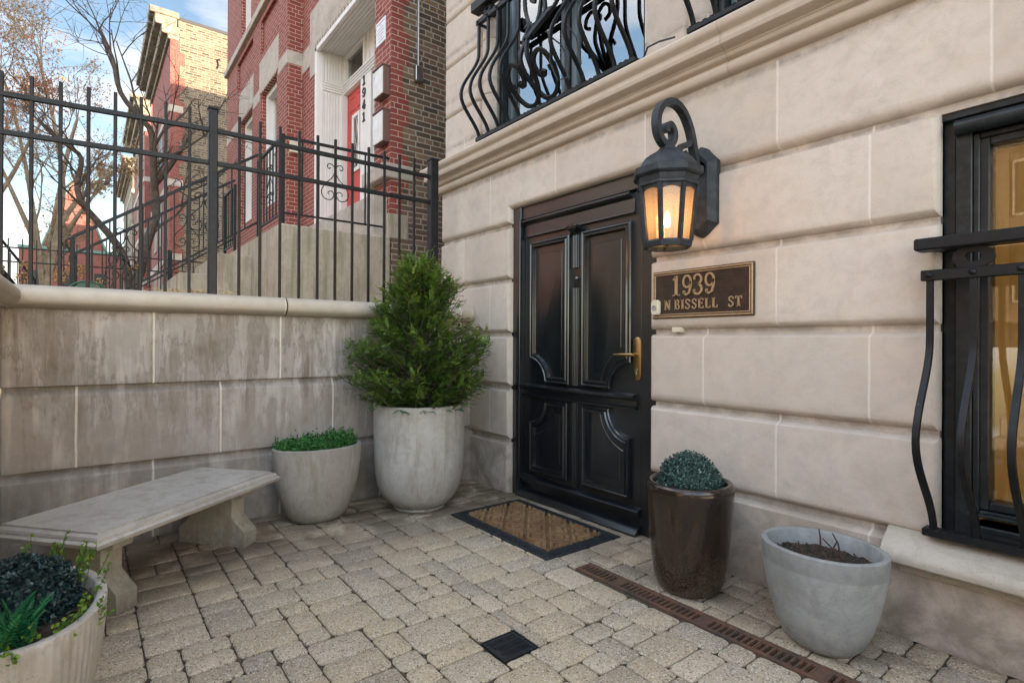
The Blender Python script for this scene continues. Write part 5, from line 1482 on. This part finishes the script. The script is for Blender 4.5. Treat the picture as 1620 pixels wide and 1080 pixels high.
for i, (a, b_) in enumerate(((.04, .23), (.11, .16), (.05, .22), (.04, .23), (.06, .21), (.05, .18), (.06, .22))):
    z = 5.225 - i * .037; x = -6.52 + a
    while x < -6.52 + b_: 
        ww = random.uniform(.012, .03); mb.box(x, x + ww, .1065, .109, z - (.016 if i == 0 else .009), z); x += ww + .008
kid(mb, 'print', MT['grey_print'], sg)
cd = tag(empty('conduit', (-6.06, .47, 4.6)), 'galvanised conduit dropping to a small junction box on the common brick wall', 'conduit')
mb = MB(); mb.tube([(-6.075, .47, 4.62), (-6.075, .47, 9)], .012, 8); kid(mb, 'pipe', MT['steel'], cd, 40)
mb = MB(); mb.box(-6.1, -6.03, .42, .52, 4.47, 4.66, .006); kid(mb, 'junction_box', MT['steel'], cd)
ic = tag(empty('utility_box', (-9.53, .06, 4.5)), 'small cream box mounted on the brick corner of the bay, left of the white entrance', 'box')
mb = MB(); mb.box(-9.56, -9.48, -.09, .10, 4.42, 4.62, .006); kid(mb, 'case', MT['plastic'], ic)
mb = MB(); mb.box(-9.56, -9.46, .10, .118, 4.36, 4.66, .003); kid(mb, 'cover', MT['mailbox_side'], ic)

# ---- stoop
st_ = tag(empty('concrete_stoop', (-7.6, -.6, 1.4)), 'stained old concrete stoop with steps leading to the red door', 'stoop')
mb = MB(); mb.box(-9.25, -6.05, -1.17, .10, 1.3, 2.50, .015); kid(mb, 'landing', MT['stoop'], st_)
for i, (ya, yb, z) in enumerate(((-1.54, -1.17, 2.295), (-1.94, -1.54, 2.035), (-2.32, -1.94, 1.79), (-2.70, -2.32, 1.60))):
    mb = MB(); mb.box(-9.0, -7.25, ya, yb + .02, 1.3, z, .012); kid(mb, 'step', MT['stoop'], st_)
# ---- stoop railing
rl = tag(empty('stoop_railing', (-6.1, -1.12, 2.5)), 'black iron stair railing with small scrolls round the stoop of the red door', 'railing')
IR = MT['iron']
def bar3(a, b_, w_=.010, name='rail'):
    mb = MB(); mb.tube([a, b_], 1.0, flat=(w_, w_), up=(0, 0, 1) if abs(Vector(b_)[2] - Vector(a)[2]) < .9 * (Vector(b_) - Vector(a)).length else (1, 0, 0)); return kid(mb, name, IR, rl)
def scroll2(c, ax, hz, name='scroll'):
    """small double scroll; ax = unit direction in plan; c = centre point"""
    for s in (-1, 1):
        mb = MB(); pts = []
        prof = [(.0, .22), (.03, .27), (.07, .28), (.09, .24), (.07, .21), (.05, .23)]
        for p_ in (prof, [(0, .22), (.03, .10), (.12, -.02), (.155, -.13), (.12, -.21), (.05, -.22), (.015, -.15), (.04, -.10), (.08, -.12), (.075, -.155)]):
            mb.tube([(c[0] + ax[0] * s * a, c[1] + ax[1] * s * a, c[2] + b_ * hz) for a, b_ in spl3(p_, 4)], .0055, 4)
        kid(mb, name, IR, rl)
for x_, y_ in ((-6.1, -1.12), (-7.15, -1.12), (-8.5, -1.12), (-9.2, -1.12)):
    mb = MB(); mb.box(x_ - .018, x_ + .018, y_ - .018, y_ + .018, 2.48, 3.46, .003); kid(mb, 'post', IR, rl)
bar3((-6.1, -1.12, 3.43), (-6.1, .10, 3.45), .014); bar3((-6.1, -1.12, 2.62), (-6.1, .02, 2.62))
for y_ in (-.92, -.74, -.36, -.2): bar3((-6.1, y_, 2.62), (-6.1, y_, 3.43), .008, 'baluster')
bar3((-6.1, -.555, 2.62), (-6.1, -.555, 3.43), .008, 'baluster'); scroll2((-6.1, -.555, 3.02), (0, 1), .8)
for xa_, xb_ in ((-6.1, -7.15), (-8.5, -9.2)):
    bar3((xa_, -1.12, 3.44), (xb_, -1.12, 3.44), .014); bar3((xa_, -1.12, 2.62), (xb_, -1.12, 2.62))
    n = int(abs(xb_ - xa_) / .13)
    for i in range(1, n): x_ = xa_ + (xb_ - xa_) * i / n; bar3((x_, -1.12, 2.62), (x_, -1.12, 3.44), .007, 'baluster')
scroll2((-6.62, -1.12, 3.02), (1, 0), .8)
SL = .69
for x_ in (-7.15, -8.5):
    y1 = -2.88
    top0, bot0 = 3.52, 2.70
    bar3((x_, -1.12, top0), (x_, y1, top0 + SL * (y1 + 1.12)), .015); bar3((x_, -1.12, bot0), (x_, y1, bot0 + SL * (y1 + 1.12)))
    mb = MB(); mb.box(x_ - .02, x_ + .02, y1 - .02, y1 + .02, 1.35, 2.29, .003); kid(mb, 'post', IR, rl)
    mb = MB(); mb.tube([(x_, y1, 2.305), (x_, y1 - .05, 2.27), (x_, y1 - .05, 2.21), (x_, y1 - .01, 2.15), (x_, y1 + .02, 2.10), (x_, y1, 2.07)], .010, 6); kid(mb, 'volute', IR, rl)
    k = 0; y_ = -1.27
    while y_ > y1 + .08:
        bar3((x_, y_, bot0 + SL * (y_ + 1.12)), (x_, y_, top0 + SL * (y_ + 1.12)), .007, 'baluster')
        if k in (3, 8): scroll2((x_, y_, 3.11 + SL * (y_ + 1.12)), (0, 1), .85)
        y_ -= .145; k += 1
    # inner sloping handrail
# straw clump and chair
mb = MB()
for i in range(150):
    a = random.uniform(0, 6.28); p = Vector((-6.2 + random.uniform(-.12, .12), -1.95 + random.uniform(-.2, .2), 1.48)); L = random.uniform(.25, .55)
    e = p + Vector((math.cos(a) * L, math.sin(a) * L, random.uniform(.06, .22))); m_ = (p + e) / 2 + Vector((0, 0, random.uniform(.10, .2)))
    mb.tube([p, m_, e], [.004, .004, .001], 3, caps=False)
tag(mb.build('dry_grass_clump', MT['straw']), 'clump of dry straw-coloured ornamental grass between fence and stoop', 'plant')
ch = tag(empty('garden_chair', (-7.0, -2.76, 1.48)), 'dark green garden chair with rounded back showing over the wall coping', 'chair')
mb = MB(); rb_ = [(-7.0, -2.76 + .17 * math.cos(t), 1.70 + .145 * math.sin(t)) for t in [PI * k / 16 for k in range(17)]]
mb.tube(rb_ + [(-7.0, -2.93, 1.5)], .012, 6)
f_ = [[(-7.0 + s, -2.76 + .16 * math.cos(t), 1.62 + .215 * math.sin(t)) for t in [PI * k / 16 for k in range(17)]] for s in (-.006, .006)]
b = mb.quadgrid(f_, closed=False); mb.face([b + i for i in range(17)]); mb.face([b + 17 + i for i in range(17)]); kid(mb, 'backrest', MT['green_plastic'], ch)
mb = MB(); mb.box(-7.3, -6.98, -2.93, -2.59, 1.60, 1.62, .008); kid(mb, 'seat', MT['green_plastic'], ch)
for a, b_ in ((-7.28, -2.91), (-7.28, -2.61), (-7.0, -2.91), (-7.0, -2.61)): mb = MB(); mb.box(a - .01, a + .01, b_ - .01, b_ + .01, 1.48, 1.6); kid(mb, 'leg', MT['green_plastic'], ch)
# low fence behind the stoop
lf = tag(empty('low_iron_fence', (-10, -3, 1.48)), 'low black iron fence far behind the stoop, seen between the pickets', 'fence')
for z in (2.50, 2.31): mb = MB(); mb.tube([(-10, -5.2, z), (-10, -1.3, z + .01)], 1.0, flat=(.009, .011)); kid(mb, 'rail', IR, lf)
y_ = -5.2
while y_ < -1.3: 
    mb = MB(); mb.box(-10.007, -9.993, y_ - .007, y_ + .007, 1.48, 2.63); kid(mb, 'picket', IR, lf); y_ += .145
for y_ in (-1.75, -4.1): mb = MB(); mb.box(-10.03, -9.97, y_ - .03, y_ + .03, 1.48, 2.66, .004); kid(mb, 'post', IR, lf)
ds = tag(empty('dark_stair', (-11.5, -4.0, 1.48)), 'dark steel stair with slatted railing at the far left edge behind the fence', 'stair')
def dsx(a): return a
for j, xx in enumerate((-11.2, -12.3)):
    mb = MB(); P_ = [(xx, -4.9, 3.25), (xx, -4.35, 3.15), (xx, -3.45, 1.75), (xx, -3.45, 1.48), (xx, -4.9, 1.48)]
    mb.ngon(P_); mb.ngon([(x - .03, y, z) for x, y, z in P_][::-1]); mb.tube(P_[:3], .03, 4); kid(mb, 'stringer', IR, ds)
    mb = MB(); mb.tube([(xx, -4.9, 3.65), (xx, -4.35, 3.62), (xx, -3.45, 2.25), (xx, -3.45, 1.5)], .018, 4)
    for k in range(14):
        y_ = -4.85 + 1.38 * k / 13; zb_ = 3.2 if y_ < -4.35 else 3.15 - 1.55 * (y_ + 4.35); mb.tube([(xx, y_, zb_), (xx, y_, zb_ + .45)], .007, 4)
    kid(mb, 'railing', IR, ds)

# ================================================================== FARTHER HOUSES
def farhouse(x0, x1, y0, zt, sidem, frontm, lab, par_h=.35, corn=True, seed=1):
    r = tag(empty('row_house', (x1, y0, 1.48)), lab, 'house', 'houses farther down the street')
    rd = random.Random(seed)
    D = 18
    mb = MB(); mb.box(x0, x1, y0 + .3, y0 + D, 1.3, zt); kid(mb, 'side_wall', sidem, r)
    mb = MB(); mb.box(x0 - .01, x1 + .012, y0, y0 + .31, 1.3, zt - .9)
    z = 1.5; i = 0
    while z < zt - 1: mb.box(x1 - .1, x1 + .016, y0 + .28, y0 + (.36 if i % 2 else .56), z, z + .55); z += .55; i += 1
    kid(mb, 'front_wall', frontm, r)
    mb = MB(); mb.box(x0, x1 + .02, y0 + .3, y0 + D, zt, zt + .14); kid(mb, 'parapet_cap', MT['roof'], r)
    mb = MB()
    for z0, z1, d in ((zt - .95, zt - .75, .12), (zt - .75, zt - .35, .35), (zt - .35, zt - .1, .62), (zt - .1, zt + .22, .78)): mb.box(x0 - .05, x1 - .9 if z0 > zt - .5 else x1 + .05, y0 - d, y0 + .32, z0, z1, .03)
    mb.box(x1 - .85, x1 + .06, y0 - .80, y0 + .32, zt + .02, zt + .30, .03); mb.box(x1 - .80, x1 + .03, y0 - .6, y0 + .25, zt - .4, zt + .03, .03)
    kid(mb, 'cornice', MT['cream_cornice'], r)
    for zz in (2.6, 5.9, 9.2, 12.4):
        if zz + 2.2 > zt - 1: break
        mb = MB(); mb.box(x0, x1 + .03, y0 - .05, y0 + .5, zz + 2.25, zz + 2.55); kid(mb, 'stone_band', MT['stone_trim'], r)
        for xa in (x1 - 1.9, x1 - 4.2, x1 - 6.5):
            if xa < x0 + .4: continue
            mb = MB()
            for b4 in ((xa - .05, xa + .05, y0 - .04, y0 + .1, zz, zz + 2.2), (xa + 1.05, xa + 1.15, y0 - .04, y0 + .1, zz, zz + 2.2), (xa + .05, xa + 1.05, y0 - .04, y0 + .1, zz + 2.1, zz + 2.2), (xa + .05, xa + 1.05, y0 - .04, y0 + .1, zz, zz + .1), (xa + .05, xa + 1.05, y0 - .03, y0 + .1, zz + 1.07, zz + 1.13)): mb.box(*b4)
            w_ = kid(mb, 'window', MT['stone_trim'], r)
            mb = MB(); mb.box(xa + .05, xa + 1.05, y0 - .02, y0 - .01, zz + .1, zz + 2.1); o = mb.build('pane', MT['frame']); o.parent = w_
    return r
fh = farhouse(-37, -28.5, .10, 15.6, MT['tan'], MT['redbrick2'], 'tall tan brick side wall of the house past the empty lot, sunlit at its top', seed=2)
mb = MB(); mb.tube([(-28.47, 1.95, 13.9), (-28.47, 2.0, 14.1), (-28.47, 1.95, 14.3), (-28.47, 2.06, 14.36)], .03, 4); kid(mb, 'tie_rod_anchor', MT['iron'], fh)
farhouse(-52, -42, .10, 16.6, MT['redbrick2'], MT['redbrick2'], 'farther red brick house with pale parapet just left of the tan wall', seed=3)
farhouse(-75, -60, .4, 17.5, MT['tan'], MT['tan'], 'pale tan brick house far down the street behind the bare branches', seed=5)
gh = tag(empty('gabled_house', (-84, -4, 1.48)), 'red brick house with pointed gable and green roof edge at the end of the street', 'house')
mb = MB(); mb.box(-92, -84, -9, 3, 1.3, 12); k = len(mb.v); mb.v += [(-84, -7, 12), (-84, -1, 12), (-84, -4, 21), (-92, -7, 12), (-92, -1, 12), (-92, -4, 21)]; mb.face((k, k + 1, k + 2)); mb.face((k + 3, k + 5, k + 4)); mb.face((k, k + 2, k + 5, k + 3)); mb.face((k + 1, k + 4, k + 5, k + 2))
kid(mb, 'wall', MT['redbrick2'], gh)
mb = MB(); mb.tube([(-83.9, -7.2, 11.7), (-83.9, -4, 21.3), (-83.9, -.8, 11.7)], .12, 4); mb.box(-84.3, -83.8, -9.1, 3.1, 11.9, 12.2); kid(mb, 'green_trim', MT['copper_green'], gh)
for y_ in (-7.5, -4.5, -1.5, 1.2):
    mb = MB(); mb.box(-84.02, -83.95, y_ - .6, y_ + .6, 7, 9.4); kid(mb, 'window', MT['frame'], gh)
# houses across the street: only seen as reflections in the door and windows
for i, (xa, xb, zt, mt_, cl) in enumerate(((-46, -37.5, 14.5, 'tan', 'tan'), (-37, -28.5, 15, 'redbrick2', 'red'), (-28, -20, 14.5, 'tan', 'pale tan'), (-19.5, -11, 15.5, 'tan', 'red'), (-10.5, -2, 15, 'tan', 'tan'), (-1.5, 7, 13, 'redbrick2', 'red'))):
    r = tag(empty('street_house', (xa, -24, 1.48)), 'sunlit %s brick house across the street, number %d from the end, seen only in reflections' % (cl, i + 1), 'house', 'houses across the street')
    r['label'] = ['tan brick house across the street, farthest along, behind the trees', 'red brick house across the street next to the farthest one', 'pale tan brick house across the street beside the red one', 'tall tan brick house across the street left of the court', 'tan brick house straight across the street from the door', 'red brick house across the street opposite the ground floor window'][i]
    mb = MB(); mb.box(xa, xb, -36, -24, 1.3, zt); kid(mb, 'wall', MT[mt_], r)
    mb = MB(); mb.box(xa - .1, xb + .1, -36, -23.6, zt, zt + .5, .05); kid(mb, 'cornice', MT['cream_cornice'], r)
    for zz in (2.9, 6.1, 9.0, 11.8):
        if zz + 1.9 > zt: continue
        for k in range(3):
            xw = xa + 1.2 + k * 2.4
            mb = MB(); mb.box(xw - .1, xw + 1.2, -24, -23.93, zz - .1, zz + 1.95); w_ = kid(mb, 'window', MT['stone_trim'], r)
            mb = MB(); mb.box(xw, xw + 1.1, -23.95, -23.9, zz, zz + 1.85); o = mb.build('pane', MT['frame']); o.parent = w_

# ================================================================== TREES
def tree(name, stems, lab, mat, budmat=None, seed=1, r0=.14, twig=1.0, nb_=1.0, lev=4, budn=3, cat='tree', budL=.05):
    rd = random.Random(seed)
    base = stems[0][0]
    r = tag(empty(name, (base[0], base[1], 1.48)), lab, cat, 'bare street trees')
    mb = MB(); tw = MB(); bd = MB()
    def rv(a): return Vector((rd.uniform(-a, a), rd.uniform(-a, a), rd.uniform(-a, a)))
    def grow(p, d, L, rad, level):
        n = 4 if level > 1 else 3
        pts = [p]; q = p.copy(); dd = d.normalized()
        for i in range(n):
            dd = (dd + rv(.22) + Vector((0, 0, .05))).normalized(); q = q + dd * (L / n); pts.append(q.copy())
        rr = [rad * (1 - .6 * i / n) for i in range(n + 1)]
        (mb if level >= 3 else tw).tube(pts, rr, 5 if level >= 3 else 3, caps=False)
        if level <= 1:
            if budmat:
                for k in range(budn):
                    c = pts[rd.randint(1, n)] + rv(.02); leafq(bd, c, rv(1), rv(1), budL * rd.uniform(.6, 1.3), budL * .6, rd.random())
        if level == 0: return
        kk = int(round((3.2 if level > 1 else 2.8) * nb_))
        for k in range(kk):
            t = rd.uniform(.3, 1.0); i = min(n - 1, int(t * n)); c = pts[i] + (pts[i + 1] - pts[i]) * (t * n - i)
            nd = (dd * .8 + rv(.85)).normalized()
            grow(c, nd, L * rd.uniform(.5, .8), max(.0045 * twig, rad * .5), level - 1)
    for s_i, st in enumerate(stems):
        pts = [Vector(p) for p in spl3(st, 3)]
        n = len(pts); ra = r0 if s_i == 0 else r0 * .75; 
        rr = [ra * (1 - .72 * i / (n - 1)) for i in range(n)]
        mb.tube(pts, rr, 8)
        for i in range(int(n * .3), n):
            if rd.random() < .62 or i == n - 1:
                d = (pts[min(i + 1, n - 1)] - pts[i - 1]).normalized()
                for k in range(1 if i < n - 1 else 2):
                    nd = (d * .7 + Vector((rd.uniform(-.6, .6), rd.uniform(-1, 1), rd.uniform(-.2, .9)))).normalized()
                    grow(pts[i], nd, rd.uniform(.55, 1.05) * (pts[-1] - pts[0]).length * .28, rr[i] * .5, lev - 1)
    kid(mb, 'trunk', mat, r, 60); kid(tw, 'twigs', mat, r)
    if budmat and bd.f: kid(bd, 'buds', budmat, r, None, True)
    return r
T1a = [(-13.0, -2.1, 1.4), (-13.0, -2.04, 2.1), (-13.0, -1.94, 2.67), (-13.0, -1.8, 3.31), (-13.0, -1.68, 3.75), (-13.0, -1.72, 4.46), (-13.0, -1.76, 5.35), (-13.0, -1.95, 5.63), (-13.0, -2.27, 6.04), (-13.0, -2.4, 6.66), (-13.1, -2.6, 7.2)]
T1b = [(-13.0, -2.08, 1.9), (-13.0, -2.18, 2.77), (-13.0, -2.38, 3.2), (-13.0, -2.66, 3.56), (-13.0, -2.85, 3.83), (-13.1, -2.92, 4.18), (-13.1, -2.86, 4.67), (-13.0, -3.06, 4.84), (-13.0, -3.26, 4.98), (-13.0, -3.48, 5.21)]
T1c = [(-13.0, -1.72, 4.39), (-13.0, -1.52, 4.68), (-12.9, -1.31, 5.05), (-12.8, -1.11, 5.48)]
tree('street_tree', [T1a, T1b, T1c], 'leaning dark bare tree with forked trunk in front of the tan wall', MT['bark'], None, 11, .105, .8, .80, 4)
tree('street_tree', [[(-24.0, -3.87, 1.4), (-24.0, -3.87, 2.69), (-24.0, -3.74, 3.76), (-24.0, -3.55, 5.06), (-24.0, -3.43, 6.36), (-24.0, -3.56, 7.84), (-24.0, -3.8, 9.27), (-24.0, -4.09, 10.66)],
                     [(-24.0, -3.9, 2.6), (-24.0, -4.03, 4.15), (-24.0, -4.2, 5.6), (-24.0, -4.42, 7.23), (-24.0, -4.71, 8.81), (-24.0, -5.01, 9.95)],
                     [(-24.0, -3.55, 5.06), (-24.0, -3.09, 5.99), (-24.0, -2.57, 6.73), (-24.0, -1.95, 7.3)]],
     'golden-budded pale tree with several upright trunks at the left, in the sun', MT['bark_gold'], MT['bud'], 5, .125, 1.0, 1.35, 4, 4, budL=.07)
tree('street_tree', [[(-18.0, -4.9, 1.4), (-18.0, -4.9, 3.37), (-18.0, -5.0, 4.9), (-18.0, -5.0, 6.4), (-17.6, -4.9, 7.6)], [(-18.0, -4.9, 3.9), (-17.8, -4.3, 5.0), (-17.6, -3.9, 6.0), (-17.5, -3.6, 6.7)]],
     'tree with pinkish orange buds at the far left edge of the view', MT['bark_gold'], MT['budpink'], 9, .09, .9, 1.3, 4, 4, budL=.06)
tree('street_tree', [[(-34.0, -4.4, 1.4), (-34.0, -4.3, 4), (-34.0, -4.0, 7), (-34.0, -3.6, 10), (-34, -3.2, 12)], [(-34, -4.2, 5), (-34, -3.2, 7.2), (-34, -2.2, 9)], [(-34, -4.2, 4.5), (-34, -5.2, 7.2), (-34, -6.2, 10)]],
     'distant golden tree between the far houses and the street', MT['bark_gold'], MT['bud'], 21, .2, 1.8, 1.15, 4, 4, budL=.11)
# hydrangea with dried heads
hy = tag(empty('hydrangea', (-9.4, -3.0, 1.48)), 'dormant hydrangea bush with dried brown flower heads low behind the fence', 'shrub')
sb = MB(); hb = MB()
for i in range(26):
    x, y = random.uniform(-9.9, -9.0), random.uniform(-4.1, -2.3); p = Vector((x, y, 1.48)); e = p + Vector((random.uniform(-.15, .15), random.uniform(-.2, .2), random.uniform(.35, .95)))
    sb.tube([p, (p + e) / 2 + rnd(.04), e], [.01, .007, .004], 4)
    if i % 2 == 0:
        hb = MB()
        for k in range(60): leafq(hb, e + sphere_dir() * .07, sphere_dir(), sphere_dir(), .03, .028, random.random())
        kid(hb, 'flower_head', MT['bud'], hy, None, True)
kid(sb, 'stem', MT['bark'], hy)
